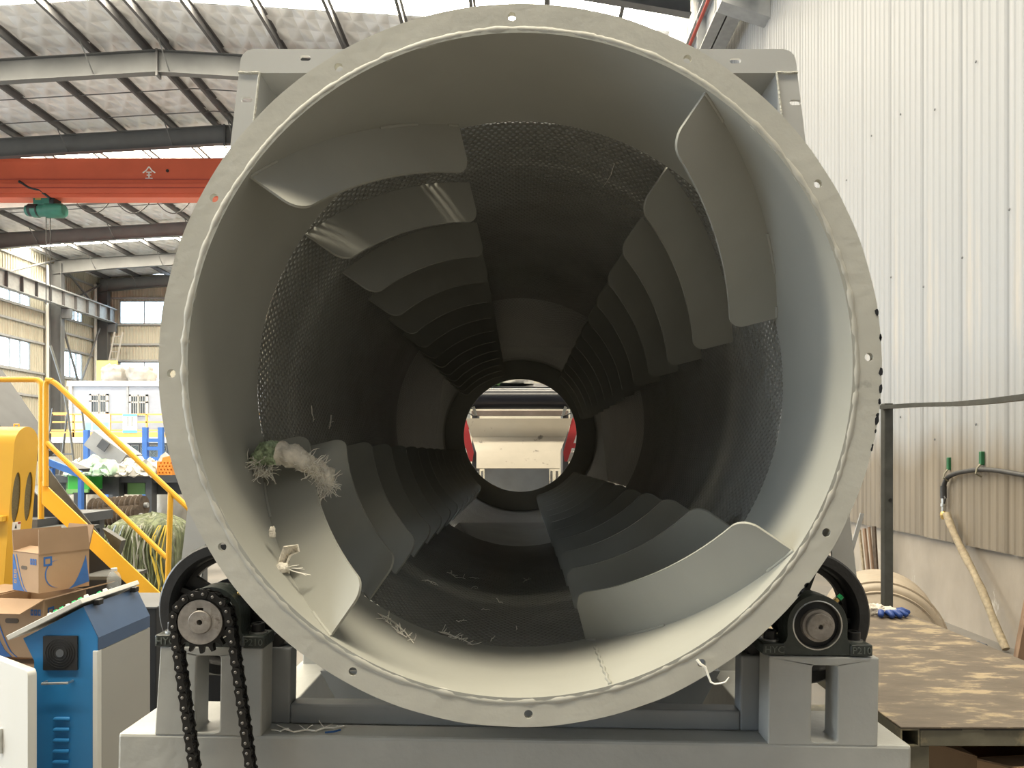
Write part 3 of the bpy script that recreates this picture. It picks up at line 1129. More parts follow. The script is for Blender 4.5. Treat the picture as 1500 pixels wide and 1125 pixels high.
def blade_mesh():
    L = math.hypot(SPAN * .56, AX)
    us = [0, .0006, .003, .008, .014, .021, .029, .036]
    n_mid = 16
    u_all = [u for u in us] + [RC + (L - 2 * RC) * i / n_mid for i in range(1, n_mid)] + [L - u for u in us[::-1]]
    rows = []
    for u in u_all:
        d = min(u, L - u)
        rin = BIN
        if d < RC:
            rin = BIN + RC - math.sqrt(max(0, RC * RC - (RC - d) ** 2))
        s = u / L
        rows.append((s, rin))
    mb = MB()
    vs_ = []
    nn = Vector((0, 1, 0))
    for side in (-1, 1):
        for s, rin in rows:
            t = -SPAN * s
            y = AX * s
            tang = Vector((math.sin(t) * SPAN * .56, AX, -math.cos(t) * SPAN * .56)).normalized()
            rad = Vector((math.cos(t), 0, math.sin(t)))
            nn = tang.cross(rad).normalized()
            for r in (RI + .001, (RI + rin) / 2, rin):
                vs_.append(rad * r + Vector((0, y, 0)) + nn * (side * TH / 2))
    k = len(rows)
    fs_ = []
    o2 = k * 3
    for i in range(k - 1):
        for c in (0, 1):
            a = i * 3 + c
            fs_.append((a, a + 1, a + 4, a + 3))
            fs_.append((o2 + a, o2 + a + 3, o2 + a + 4, o2 + a + 1))
        a = i * 3 + 2
        fs_.append((a, o2 + a, o2 + a + 3, a + 3))
        a = i * 3
        fs_.append((a, a + 3, o2 + a + 3, o2 + a))
    for e in (0, (k - 1) * 3):
        for c in (0, 1):
            fs_.append((e + c, e + c + 1, o2 + e + c + 1, o2 + e + c))
    mb.add(vs_, fs_)
    return mb.build('lifter_blade', 'drum', dr, smooth=40)


b0 = blade_mesh()
STARTS = [145.0, 56.0, -34.0, -125.0]
first_blade = True
for k in range(13):
    for a in STARTS:
        o = b0 if first_blade else inst(b0, dr)
        first_blade = False
        o.location = (0, .013 + .34 * k, 0)
        o.rotation_euler = (0, -math.radians(a), 0)
        if k == 0:
            # stitch welds at the root of the front blades
            for u0, u1 in ((.0, .13), (.62, .80), (.95, 1.0)):
                pts, rs = [], []
                for i in range(10):
                    s = u0 + (u1 - u0) * i / 9
                    t = -SPAN * s
                    pts.append(((RI - .001) * math.cos(t), AX * s - .005, (RI - .001) * math.sin(t)))
                    rs.append(.0032 + .0012 * noise.noise(Vector((i * .8, a, 0))))
                MB().tube(pts, rs, 6).build('stitch_weld', 'drum', o, smooth=60)

# ================================================================== HOOD CASING
YH = 1.62
hd = empty('drum_hood', 'grey tapered steel hood casing behind the drum flange with slotted rim', 'hood', (0, YH, 1.2))
mh = YH / F


def hp(x, y):
    p = P(x, y, YH)
    return (p.x, p.z - 1.2)


def corner(p, q, r_, n=5):
    return None


# rim plate: outer outline with rounded top corners, inner cut-out open at the bottom
xl_b, xr_b = P(270, 780, YH).x, P(1248, 780, YH).x
sl = (P(352, 70, YH).x - xl_b) / (P(0, 70, YH).z - P(0, 780, YH).z)
ztop = P(0, 72, YH).z - 1.2
zbot = 1.08 - 1.2
z780 = P(0, 780, YH).z - 1.2


def sidex(z, s):
    return (xl_b if s < 0 else xr_b) - s * sl * (z - z780)


def rimloop():
    r = .03
    out = [(sidex(zbot, -1), zbot), (sidex(zbot, -1) + .05, zbot)]
    zi = ztop - .0535
    out += [(sidex(zi, -1) + .05, zi), (sidex(zi, 1) - .05, zi)]
    out += [(sidex(zbot, 1) - .05, zbot), (sidex(zbot, 1), zbot)]
    xr = sidex(ztop, 1)
    xl = sidex(ztop, -1)
    for i in range(6):
        t = PI / 2 * i / 5
        out.append((xr - r + r * math.cos(t), ztop - r + r * math.sin(t)))
    for i in range(6):
        t = PI / 2 + PI / 2 * i / 5
        out.append((xl + r + r * math.cos(t), ztop - r + r * math.sin(t)))
    return out


sls = []
for x, y in ((1077, 89), (1165, 150), (447, 85), (361, 146)):
    c = hp(x, y)
    sls.append(slot(c[0], c[1], .0125, .006))
rim = MB().plate(rimloop(), sls, .008, lambda u, v, w: (u, w, v)).build('slotted_rim', 'hood', hd, smooth=30)
zi = ztop - .0535
for s in (-1, 1):
    sw = MB()
    pts = [(sidex(zi, s) - s * .05 * q, -.001, zi + .0008 * math.sin(q * 9)) for q in np.linspace(.06, 1.0, 12)]
    pts = pts + [(sidex(z, s) - s * .05, -.001, z) for z in np.linspace(zi - .01, zi - .22, 20)]
    sw.tube(pts, .0028, 6)
    sw.build('weld_line', 'weld', rim)
LH = 7.15 - YH  # panels extended unseen past the drum end to block light there
LR = YEND - YH
for s in (-1, 1):
    mb = MB()
    zb2 = 1.42 - 1.2
    a, b = (sidex(zi, s) - s * .05, zi), (sidex(zb2, s) - s * .05, zb2)
    for d0, d1 in ((.008, .205), (.285, LH)):  # gap added between the panels so the first screen holes look bright
        mb = MB()
        mb.plate([a, b, (b[0] + s * .005, b[1]), (a[0] + s * .005, a[1])], [], d1 - d0, lambda u, v, w: (u, d0 + w, v))
        mb.build('side_panel', 'hood', hd, smooth=0)
a, b = sidex(zi, -1) + .05, sidex(zi, 1) - .05
for d0, d1 in ((.008, .22), (.252, LH)):  # added gap continues overhead, kept narrow to weaken the light streak
    MB().box(a - .005, b + .005, d0, d1, zi, zi + .005).build('top_panel', 'hood', hd, smooth=0)
rp_out = [(sidex(zbot, -1) + .05, zbot), (sidex(zbot, 1) - .05, zbot), (b, zi), (a, zi)]
MB().plate(rp_out, [circ(0, ZD - 1.2, .60, 64)], .006, lambda u, v, w: (u, LR - .02 + w, v)).build('rear_panel', 'hood', hd, smooth=0)  # unseen panel added to stop light leaking in behind the drum
# collecting hopper under the drum
hop = empty('collecting_hopper', 'dark sloped collecting hopper under the drum between the frame posts', 'hopper', (0, 1.75, .6))
zh0, zh1 = .62, 1.10


def hx(z):
    return .485 + (z - 1.113) * (.04 / .073)


fr_poly = [(-hx(zh1), zh1 - .6), (-hx(zh0), zh0 - .6), (hx(zh0), zh0 - .6), (hx(zh1), zh1 - .6)]
MB().plate(fr_poly, [], .006, lambda u, v, w: (u, w, v)).build('front_plate', 'frame', hop, smooth=0)
MB().plate(fr_poly, [], .006, lambda u, v, w: (u, 3.9 + w, v)).build('rear_plate', 'frame', hop, smooth=0)
for s in (-1, 1):
    a, b = (s * hx(zh1), zh1 - .6), (s * hx(zh0), zh0 - .6)
    MB().plate([a, b, (b[0] + s * .006, b[1]), (a[0] + s * .006, a[1])], [], 3.9, lambda u, v, w: (u, w, v)).build('side_plate', 'frame', hop, smooth=0)
    MB().box(min(s * .05, s * .12) , max(s * .05, s * .12), 1.9, 1.97, -.6, zh0 - .6).build('leg', 'frame', hop, smooth=0)
MB().box(-hx(zh0), hx(zh0), 0, 3.9, zh0 - .606, zh0 - .6).build('floor_plate', 'frame', hop, smooth=0)

# ================================================================== BASE FRAME
ZB, YP = 1.081, 1.375
ROLL = .0157
bf = empty('base_frame', 'grey painted steel base with two bearing pedestals carrying the drum', 'machine base', (0, YP, ZB), rot=(0, ROLL, 0))
MB().box(-.765, .745, 0, .19, -.30, 0).build('front_beam', 'base', bf, smooth=0, bevel=.006)
for nm, x0, x1, sx0, sx1 in (('l', -.695, -.492, -.617, -.572), ('r', .471, .680, .553, .602)):
    zt_ = 1.247 - ZB
    ol = [(x0, -.002), (x1, -.002), (x1, zt_), (x0 + (.008 if nm == 'l' else 0), zt_)]
    hl = [rrect(sx0, sx1, .004, zt_ - .016, .006)]
    MB().plate(ol, hl, .058, lambda u, v, w: (u, w, v)).build('pedestal', 'base', bf, smooth=0, bevel=.004)
# portal of square tube behind the pedestals
for x in (-.478, .457):
    MB().box(x - .021, x + .021, .060, .102, .0, .150).build('post', 'frame', bf, smooth=0, bevel=.004)
MB().box(-.457, .436, .060, .102, .001, .040).build('cross_tube', 'frame', bf, smooth=0, bevel=.004)
for x in (-.66, .66):
    for y in (.95, 2.6, 4.2):
        MB().box(x - .037, x + .037, y, y + .075, -ZB, .10).build('leg', 'base', bf, smooth=0, bevel=.004)
    MB().box(x - .05, x + .05, .19, 4.3, -.28, -.14).build('side_beam', 'base', bf, smooth=0, bevel=.004)
for x in (-.70, .68):
    MB().box(x - .05, x + .05, .03, .15, -ZB, -.30).build('leg', 'base', bf, smooth=0, bevel=.004)


# ================================================================== WHEELS, BEARINGS, SPROCKET, CHAIN
def support_wheel(x, z, label, rot):
    w = empty('support_wheel', label, 'wheel', (x, 1.445, z), group='drum support wheels', rot=(0, rot, 0))
    MB().lathe([(.112, 0), (.130, 0), (.134, .004), (.134, .088), (.130, .092), (.108, .092), (.104, .085), (.104, .012), (.108, .004)], 72, AXY, closed=True).build('rim', 'black_rubber', w, smooth=30)
    hl = []
    for i in range(4):
        c = PI / 4 + i * PI / 2
        pts = []
        for j in range(13):
            t = c - .46 + .92 * j / 12
            pts.append((.094 * math.cos(t), .094 * math.sin(t)))
        for j in range(13):
            t = c + .40 - .80 * j / 12
            pts.append((.056 * math.cos(t), .056 * math.sin(t)))
        hl.append(pts)
    MB().plate(circ(0, 0, .106, 64), hl, .014, lambda u, v, w_: (u, .036 + w_, v)).build('web', 'black_rubber', w, smooth=30)
    for i in range(4):
        t = i * PI / 2
        MB().bar((.04 * math.cos(t), .03, .04 * math.sin(t)), (.106 * math.cos(t), .03, .106 * math.sin(t)), .010, .016, up=(0, 1, 0)).build('rib', 'black_rubber', w, smooth=0)
    MB().lathe([(.026, .0), (.046, .0), (.05, .01), (.05, .085), (.046, .092), (.026, .092)], 40, AXY, closed=True).build('hub', 'black_rubber', w, smooth=30)
    MB().lathe([(.0, .0), (.025, .0), (.025, .115), (.0, .115)], 32, AXY).build('shaft', 'bare_steel', w, smooth=30)
    return w


LX, LZ = -.5895, 1.3135
RXX, RZ = .5665, 1.2975
support_wheel(LX, LZ, 'black drum support wheel behind the chain sprocket on the left', .35)
support_wheel(RXX, RZ, 'black drum support wheel on the right by the bare shaft end', .12)


def pillow_block(x, z, label, left):
    p = empty('pillow_block', label, 'bearing', (x, 1.375, z), group='pillow block bearings', rot=(0, ROLL, 0))
    h = .057
    # cast housing: feet and dome
    ol = [(-.103, -h), (.103, -h), (.103, -h + .016), (.098, -h + .021), (.066, -h + .021), (.060, -h + .026), (.057, -.022)]
    for i in range(25):
        t = -.12 + (PI + .24) * i / 24
        ol.append((.0575 * math.cos(t), .0575 * math.sin(t)))
    ol += [(-.057, -.022), (-.060, -h + .026), (-.066, -h + .021), (-.098, -h + .021), (-.103, -h + .016)]
    MB().plate(ol, [circ(0, 0, .047, 48)], .050, lambda u, v, w: (u, .003 + w, v)).build('housing', 'cast_green', p, smooth=35, bevel=.0025)
    for s in (-1, 1):
        f = MB().plate([(s * .062, -h), (s * .1045, -h), (s * .1045, -h + .022), (s * .062, -h + .022)][::s], [], .058, lambda u, v, w: (u, -.001 + w, v)).build('foot', 'cast_green', p, smooth=30, bevel=.003)
        body = 'P210' if s > 0 else 'HYC'
        text_obj(body, .0185, .0014, 'cast_letter', f, Matrix.Translation((s * .083, -.0012, -h + .0105)) @ RX90)
        b = empty('mounting_bolt', None, None)
        b.parent = p
        b.location = (s * .081, .030, -h + .021)
        MB().lathe([(.0, .0), (.017, .0), (.017, .004), (.0, .004)], 24).build('washer', 'bright_steel', b, smooth=30)
        MB().lathe([(.0125, .004), (.0125, .0185), (.0115, .020), (.0065, .020), (.0065, .012), (.0, .012)], 24).build('bolt_head', 'bolt', b, smooth=30)
    MB().lathe([(.0475, -.001), (.0455, -.002), (.0445, -.001), (.0445, .02), (.0475, .02)], 56, Matrix.Translation((0, .004, 0)) @ AXY, closed=True).build('outer_race', 'bright_steel', p, smooth=40)
    MB().lathe([(.0445, .010), (.028, .006), (.028, .03), (.0445, .03)], 48, Matrix.Translation((0, .004, 0)) @ AXY, closed=True).build('seal', 'black', p, smooth=40)
    MB().lathe([(.0305, -.006), (.0255, -.007), (.0255, .03), (.0305, .03)], 48, Matrix.Translation((0, .004, 0)) @ AXY, closed=True).build('inner_race', 'bare_steel', p, smooth=40)
    if not left:
        MB().lathe([(.0, .0), (.0035, .0), (.0048, -.012), (.0235, -.012), (.025, -.0105), (.025, .075), (.0, .075)], 48, AXY).build('shaft_end', 'bare_steel', p, smooth=30)
    else:
        MB().lathe([(.0, -.02), (.025, -.02), (.025, .075), (.0, .075)], 40, AXY).build('shaft_end', 'bare_steel', p, smooth=30)
    n_ = empty('grease_nipple')
    n_.parent = p
    n_.location = (.043, .028, .040)
    n_.rotation_euler = (0, .8, 0)
    MB().lathe([(.0045, 0), (.0045, .006), (.003, .009), (.0, .010)], 12).build('nipple', 'brass', n_)
    MB().lathe([(.0055, .010), (.0055, .018), (.0, .019)], 12).build('cap', 'green_cap', n_)
    return p


pillow_block(LX, LZ, 'dark cast pillow block bearing behind the sprocket on the left pedestal', True)
pillow_block(RXX, RZ, 'dark cast pillow block bearing with bare shaft end on the right pedestal', False)

SPY = 1.345
NT, PITCHC = 17, .01905
RPIT = PITCHC / (2 * math.sin(PI / NT))


def sprocket(x, z, label, name='chain_sprocket'):
    s = empty(name, label, 'sprocket', (x, SPY, z), group='chain sprockets')
    ol = []
    for i in range(NT):
        c = 2 * PI * i / NT - PI / 2
        for da, r in ((-.5, RPIT - .006), (-.32, RPIT - .0058), (-.2, RPIT - .0005), (-.1, RPIT + .0075), (.1, RPIT + .0075), (.2, RPIT - .0005), (.32, RPIT - .0058)):
            t = c + da * 2 * PI / NT
            ol.append((r * math.cos(t), r * math.sin(t)))
    MB().plate(ol, [circ(0, 0, .03, 32)], .011, lambda u, v, w: (u, -.0055 + w, v)).build('toothed_plate', 'chain', s, smooth=30)
    key = circ(0, 0, .0222, 40)
    key = [q for q in key if not (abs(q[0]) < .0062 and q[1] > 0)]
    idx = next(i for i, q in enumerate(key) if q[0] < 0 and q[1] > 0)
    key = key[:idx] + [(.006, .0213), (.006, .0262), (-.006, .0262), (-.006, .0213)] + key[idx:]
    MB().plate(circ(0, 0, .0412, 64), [key], .024, lambda u, v, w: (u, -.0105 + w, v)).build('hub', 'bare_steel', s, smooth=30, bevel=.001)
    MB().lathe([(.0, .01), (.0045, .01), (.0052, -.013), (.0202, -.013), (.0218, -.0115), (.0218, .03), (.0, .03)], 48, AXY).build('shaft_end', 'bare_steel', s, smooth=30)
    return s


sprocket(LX - .0012, LZ, 'worn steel chain sprocket with bare hub on the left pedestal')
dirv = Vector((.136, 0, -.991)).normalized()
LOWD = .80
low = Vector((LX, SPY, LZ)) + dirv * LOWD
sprocket(low.x, low.z, 'lower drive sprocket under the base below the drive chain', 'chain_sprocket')
chn = empty('drive_chain', 'oily black roller chain looped over the left sprocket', 'chain', (LX, SPY, LZ))
nrm = Vector((-dirv.z, 0, dirv.x))      # points to the right (+x)
path = []
for i in range(0, 41):
    path.append(-nrm * RPIT + dirv * (LOWD * (1 - i / 40)))
a0 = math.atan2(-nrm.z, -nrm.x)
for i in range(1, 40):
    t = a0 - PI * i / 40
    path.append(Vector((RPIT * math.cos(t), 0, RPIT * math.sin(t))))
for i in range(0, 41):
    path.append(nrm * RPIT + dirv * (LOWD * i / 40))
for i in range(1, 40):
    t = a0 + PI - PI * i / 40
    path.append(dirv * LOWD + Vector((RPIT * math.cos(t), 0, RPIT * math.sin(t))))
path.append(path[0])
# pins at equal steps
tot = sum((path[i + 1] - path[i]).length for i in range(len(path) - 1))
npin = int(round(tot / PITCHC / 2)) * 2
step = tot / npin
pins, acc, nxt = [], 0.0, step * .3
for i in range(len(path) - 1):
    l = (path[i + 1] - path[i]).length
    while nxt <= acc + l + 1e-9 and len(pins) < npin:
        pins.append(path[i].lerp(path[i + 1], (nxt - acc) / l if l else 0))
        nxt += step
    acc += l


def link_mesh(outer_):
    mb = MB()
    r = .0086
    ol = []
    for i in range(13):
        t = PI / 2 + 0.35 + (PI - .7) * i / 12
        ol.append((r * math.cos(t), r * math.sin(t)))
    ol.append((PITCHC / 2, -r * .70))
    for i in range(13):
        t = -PI / 2 + .35 + (PI - .7) * i / 12
        ol.append((PITCHC + r * math.cos(t), r * math.sin(t)))
    ol.append((PITCHC / 2, r * .70))
    for y in ((-.0115, .009) if outer_ else (-.0085, .006)):
        mb.plate(ol, [], .0025, lambda u, v, w, y=y: (u, y + w, v))
    for x in (0, PITCHC):
        if outer_:
            mb.lathe([(.0, -.0135), (.0020, -.0135), (.0028, -.0128), (.0028, .0128), (.0, .0135)], 12, Matrix.Translation((x, 0, 0)) @ AXY, mi=1)
        else:
            mb.lathe([(.0, -.006), (.0058, -.006), (.0058, .006), (.0, .006)], 12, Matrix.Translation((x, 0, 0)) @ AXY)
    return mb.build('outer_link' if outer_ else 'inner_link', ['chain', 'pin'], chn, smooth=35)


prot = {True: link_mesh(True), False: link_mesh(False)}
used = {True: False, False: False}
for i in range(npin):
    a, b = pins[i], pins[(i + 1) % npin]
    ou = i % 2 == 0
    o = prot[ou] if not used[ou] else inst(prot[ou], chn)
    used[ou] = True
    d = b - a
    o.location = a
    o.rotation_euler = (0, -math.atan2(d.z, d.x), 0)
#@@SECTION things
# ================================================================== CONTROL DESK
YC = 2.6
mc = YC / F
cb = empty('control_desk', 'blue and white control desk with sloping lid and fan grille beside the drum', 'control cabinet', (P(95, 0, YC).x, YC, 0))
ox = cb.location.x


def cp(x, y):
    p = P(x, y, YC)
    return (p.x - ox, p.z)


DEP = .36
prof_b = [cp(50, 968), cp(34, 935), cp(122, 889), cp(143, 934), cp(143, 953), (cp(137, 953)[0], .08), (cp(50, 968)[0], .08)]
fYZ = lambda u, v, w: (u, w, v)
MB().plate(prof_b, [], .004, fYZ).build('end_panel', 'blue', cb, smooth=0)
MB().plate([(p_[0] * .998, p_[1] - .002) for p_ in prof_b], [], DEP - .006, lambda u, v, w: (u, .004 + w, v)).build('body', 'grey_white', cb, smooth=0)
# dark blue shoulder on the right side
q0, q1, q2 = cp(122, 889), cp(143, 934), cp(143, 953)
sh_ = MB().plate([(q0[0], q0[1] + .001), (q1[0] + .003, q1[1]), (q2[0] + .003, q2[1]), (q2[0] - .001, q2[1]), (q1[0] - .001, q1[1]), (q0[0], q0[1] - .006)], [], DEP, lambda u, v, w: (u, .001 + w, v))
sh_.build('shoulder_panel', 'dark_blue', cb, smooth=0)
MB().box(cp(137, 953)[0], cp(144, 953)[0] + .001, -.006, .02, .08, q2[1]).build('door_edge', 'white_paint', cb, smooth=0, bevel=.002)
MB().box(cp(143, 953)[0] - .01, cp(143, 953)[0] + .004, .02, DEP, .08, q2[1] - .003).build('side_door', 'grey_white', cb, smooth=0)
# lid
l0, l1 = cp(18, 936), cp(126, 882)
dx, dz = l1[0] - l0[0], l1[1] - l0[1]
ln = math.hypot(dx, dz)
nx_, nz_ = -dz / ln, dx / ln
lid = MB().plate([l0, l1, (l1[0] + nx_ * .018, l1[1] + nz_ * .018), (l0[0] + nx_ * .018, l0[1] + nz_ * .018)], [], DEP + .03, lambda u, v, w: (u, -.022 + w, v)).build('lid', 'white_paint', cb, smooth=0, bevel=.002)
for i in range(7):
    t = .40 + .085 * i
    for j in range(2):
        c = Vector((l0[0] + dx * t + nx_ * .018, .06 + .12 * j, l0[1] + dz * t + nz_ * .018))
        mtx = Matrix.Translation(c) @ Matrix.Rotation(-math.atan2(dz, dx), 4, 'Y')
        MB().lathe([(.008, 0), (.008, .008), (.0065, .012), (.0, .012)], 14, mtx).build('push_button', 'green_cap' if i % 3 else 'white_paint', lid)
for yy in (.05, .30):
    MB().box(l1[0] - .004, l1[0] + .018, yy, yy + .03, l1[1] - .022, l1[1] - .002).build('hinge', 'black', cb, smooth=0, bevel=.003)
# fan grille
a, b = cp(65, 981), cp(115, 931)
fan = MB().plate(rrect(a[0], b[0], a[1], b[1], .003), [], .008, lambda u, v, w: (u, -.008 + w, v)).build('fan_grille', 'black', cb, smooth=30, bevel=.0015)
cxf, czf = (a[0] + b[0]) / 2, (a[1] + b[1]) / 2
for r in (.052, .043, .034, .025):
    MB().tube([(cxf + r * math.cos(t), -.009, czf + r * math.sin(t)) for t in np.linspace(0, 2 * PI, 40, endpoint=False)], .0012, 5, closed=True).build('grille_ring', 'black', fan)
MB().lathe([(.0, -.010), (.014, -.010), (.014, -.007)], 20, Matrix.Translation((cxf, 0, czf)) @ AXY).build('fan_hub', 'dark_grey', fan)
# pull handle
h0, h1 = cp(69, 998), cp(107, 997)
hb = MB().tube([(h0[0], -.001, h0[1]), (h0[0], -.028, h0[1]), (h1[0], -.028, h1[1]), (h1[0], -.001, h1[1])], .0045, 10).build('pull_handle', 'bright_steel', cb)
# louvres
for i in range(6):
    c = cp(92 - i * .4, 1053 + i * 15.8)
    mb = MB()
    vs_ = []
    for k in range(9):
        t = PI * k / 8
        for s in (-1, 1):
            vs_.append((c[0] + s * (.030 - .006 * (1 - math.sin(t))), -.009 * math.sin(t), c[1] + .008 * math.cos(t)))
    fs_ = [(2 * k, 2 * k + 1, 2 * k + 3, 2 * k + 2) for k in range(8)] + [tuple(range(0, 18, 2)), tuple(range(1, 18, 2))[::-1]]
    mb.add(vs_, fs_)
    mb.build('louvre', 'blue', cb, smooth=50)
# open white door in front of the desk
ya, yb = 2.5, 2.78
pr = P(54, 980, ya)
pl = P(-30, 955, yb)
dv = Vector((pl.x - pr.x, pl.y - pr.y, 0))
ld = dv.length
ang = math.atan2(dv.y, dv.x)
door = MB().plate(rrect(0, ld, .1, pr.z, .02), [], .028, lambda u, v, w: (u, w, v)).build('open_door', 'white_paint', cb, smooth=30, bevel=.004)
door.location = (pr.x - ox, pr.y - YC, 0)
door.rotation_euler = (0, 0, ang)
dl = MB().plate(rrect(.205, .222, pr.z - .33, pr.z - .24, .004), [], .012, lambda u, v, w: (u, .028 + w, v)).build('latch', 'bright_steel', door, smooth=30)
MB().box(.208, .219, .040, .050, pr.z - .31, pr.z - .27).build('latch_lever', 'black', dl, smooth=0)
MB().box(-.15, .12, .02, DEP - .02, 0, .08).build('plinth', 'black', cb, smooth=0)

# ================================================================== CARDBOARD BOXES AND STAND
def flap(pts, name, parent, material, t=.005):
    """thin board from a quad, given thickness along its normal"""
    v = [Vector(q) for q in pts]
    nn = (v[1] - v[0]).cross(v[2] - v[0]).normalized() * t
    mb = MB()
    k = len(v)
    mb.add(v + [q + nn for q in v], [tuple(range(k)), tuple(range(k, 2 * k))[::-1]] + [(i, (i + 1) % k, (i + 1) % k + k, i + k) for i in range(k)])
    return mb.build(name, material, parent, smooth=0)


def carton(label, base, W, D, H, rot, flaps, prints):
    """open carton: four walls, bottom, flaps given as (edge, angle, length)"""
    b = empty('cardboard_box', label, 'box', base, group='open cartons stacked by the control desk', rot=(0, 0, rot))
    t = .005
    MB().box(-W / 2, W / 2, -D / 2, D / 2, 0, t).build('bottom', 'cardboard', b, smooth=0)
    MB().box(-W / 2, W / 2, -D / 2, -D / 2 + t, t, H).build('front_wall', 'cardboard', b, smooth=0)
    MB().box(-W / 2, W / 2, D / 2 - t, D / 2, t, H).build('back_wall', 'cardboard', b, smooth=0)
    MB().box(-W / 2, -W / 2 + t, -D / 2 + t, D / 2 - t, t, H).build('side_wall', 'cardboard', b, smooth=0)
    MB().box(W / 2 - t, W / 2, -D / 2 + t, D / 2 - t, t, H).build('side_wall', 'cardboard', b, smooth=0)
    for e, an, l in flaps:
        c, s = math.cos(an), math.sin(an)       # angle 0 = straight up, positive = outward
        if e in 'fb':
            y = -D / 2 if e == 'f' else D / 2
            sg = -1 if e == 'f' else 1
            pts = [(-W / 2, y, H), (W / 2, y, H), (W / 2 - .004, y + sg * l * s, H + l * c), (-W / 2 + .004, y + sg * l * s, H + l * c)]
        else:
            x = -W / 2 if e == 'l' else W / 2
            sg = -1 if e == 'l' else 1
            pts = [(x, -D / 2, H), (x, D / 2, H), (x + sg * l * s, D / 2 - .004, H + l * c), (x + sg * l * s, -D / 2 + .004, H + l * c)]
        flap(pts, 'flap', b, 'cardboard_dark')
    # prints: blue swoosh at the lower left of the front, handle cut, marks
    if prints:
        KW = min(1.0, W / .28)
        sw_ = [(-W / 2, .0), (-W / 2 + .13 * KW, .0)]
        for i in range(9):
            u = i / 8
            sw_.append((-W / 2 + (.13 - .115 * u ** .6) * KW, H * .92 * u))
        sw_.append((-W / 2, H * .95))
        MB().plate(sw_, [], .0008, lambda u, v, w: (u, -D / 2 - .0012 + w, v)).build('blue_print', 'print_blue', b, smooth=0)
        ln_ = []
        for i in range(12):
            u = i / 11
            ln_.append((-W / 2 + (.15 - .115 * u ** .6) * KW, H * .95 * u))
        ln2 = [(p_[0] + .006, p_[1]) for p_ in ln_[::-1]]
        MB().plate(ln_ + ln2, [], .0008, lambda u, v, w: (u, -D / 2 - .0012 + w, v)).build('blue_line', 'print_blue', b, smooth=0)
        for i, zz in enumerate((.03, .052, .074)):
            MB().plate(rrect(-W / 2 + .012, -W / 2 + .032, zz, zz + .016, .001), [rrect(-W / 2 + .017, -W / 2 + .027, zz + .005, zz + .011, .001)], .0006, lambda u, v, w: (u, -D / 2 - .0018 + w, v)).build('letter_mark', 'cardboard', b, smooth=0)
        MB().plate(slot(-.01, H * .62, .032 * KW, .011 * KW), [], .0008, lambda u, v, w: (u, -D / 2 - .0012 + w, v)).build('hand_hole', 'print_dark', b, smooth=0)
        for k in range(3):
            MB().plate(rrect(W / 2 - .062 + k * .017, W / 2 - .049 + k * .017, H * .72, H * .72 + .026, .001), [rrect(W / 2 - .058 + k * .017, W / 2 - .053 + k * .017, H * .72 + .008, H * .72 + .018, .001)], .0006, lambda u, v, w: (u, -D / 2 - .0012 + w, v)).build('letter_mark', 'print_blue', b, smooth=0)
        fr_ = lambda u, v, w: (W / 2 + .0012 - w, u, v)
        MB().plate(rrect(-D / 2 + .02, -D / 2 + .055, H * .68, H * .68 + .04, .002), [rrect(-D / 2 + .027, -D / 2 + .048, H * .68 + .009, H * .68 + .031, .002)], .0008, fr_).build('letter_mark', 'print_blue', b, smooth=0)
        sw2 = [(D / 2, 0.02), (D / 2 - .09, .0)]
        for i in range(9):
            u = i / 8
            sw2.append((D / 2 - .09 + .075 * u ** .6, H * .85 * u))
        MB().plate(sw2, [], .0008, fr_).build('blue_print', 'print_blue', b, smooth=0)
        arc = [(D / 2 - .14 + .05 * math.cos(t), H * .45 + H * .36 * math.sin(t)) for t in np.linspace(.5 * PI, 1.5 * PI, 14)]
        MB().plate(arc + [(p_[0] + .005, p_[1]) for p_ in arc[::-1]], [], .0008, fr_).build('blue_line', 'print_blue', b, smooth=0)
    return b


st = empty('dark_stand', 'low dark steel stand under the stack of cartons', 'stand', (-2.2, 3.25, 0))
MB().box(-.30, .32, -.14, .20, .42, .46).build('top', 'black_steel', st, smooth=0)
for x in (-.27, .29):
    for y in (-.11, .17):
        MB().box(x - .02, x + .02, y - .02, y + .02, 0, .42).build('leg', 'black_steel', st, smooth=0)
bz1 = .76
carton('brown carton with flaps folded out, lowest of the stack behind the desk', (-2.22, 3.26, .46), .34, .26, .28, .02, [('l', 1.75, .12), ('f', 1.9, .1)], False)
carton('open brown carton with blue print, middle of the stack behind the desk', (-2.15, 3.22, bz1), .28, .25, .25, -.12, [('l', 1.50, .13), ('f', 1.85, .13), ('r', 1.30, .15)], True)
carton('open brown carton with upright flaps, top of the stack behind the desk', (-2.085, 3.22, 1.035), .20, .215, .165, -.50, [('l', .18, .095), ('r', -.10, .105), ('f', -1.35, .07), ('b', .25, .11)], True)

bc = empty('black_casing', 'black sheet steel casing behind the blue desk under the stair', 'casing', (-1.72, 3.32, 0))
MB().box(-.16, .13, -.16, .16, 0, .955).build('shell', 'black_steel', bc, smooth=0, bevel=.004)
MB().box(-.165, .135, -.165, .165, .955, .962).build('cover', 'dark_grey', bc, smooth=0)
bo = empty('water_bottle', 'clear plastic water bottle with white cap behind the desk lid', 'bottle', (P(167, 0, 3.28).x, 3.28, .962))
MB().lathe([(.0, .0), (.026, .0), (.029, .008), (.029, .05), (.027, .06), (.029, .07), (.029, .105), (.022, .125), (.012, .137), (.012, .142), (.0, .142)], 24).build('body', 'pet', bo, smooth=60)
MB().lathe([(.0135, .137), (.0135, .150), (.0, .151)], 16).build('cap', 'white_paint', bo, smooth=30)

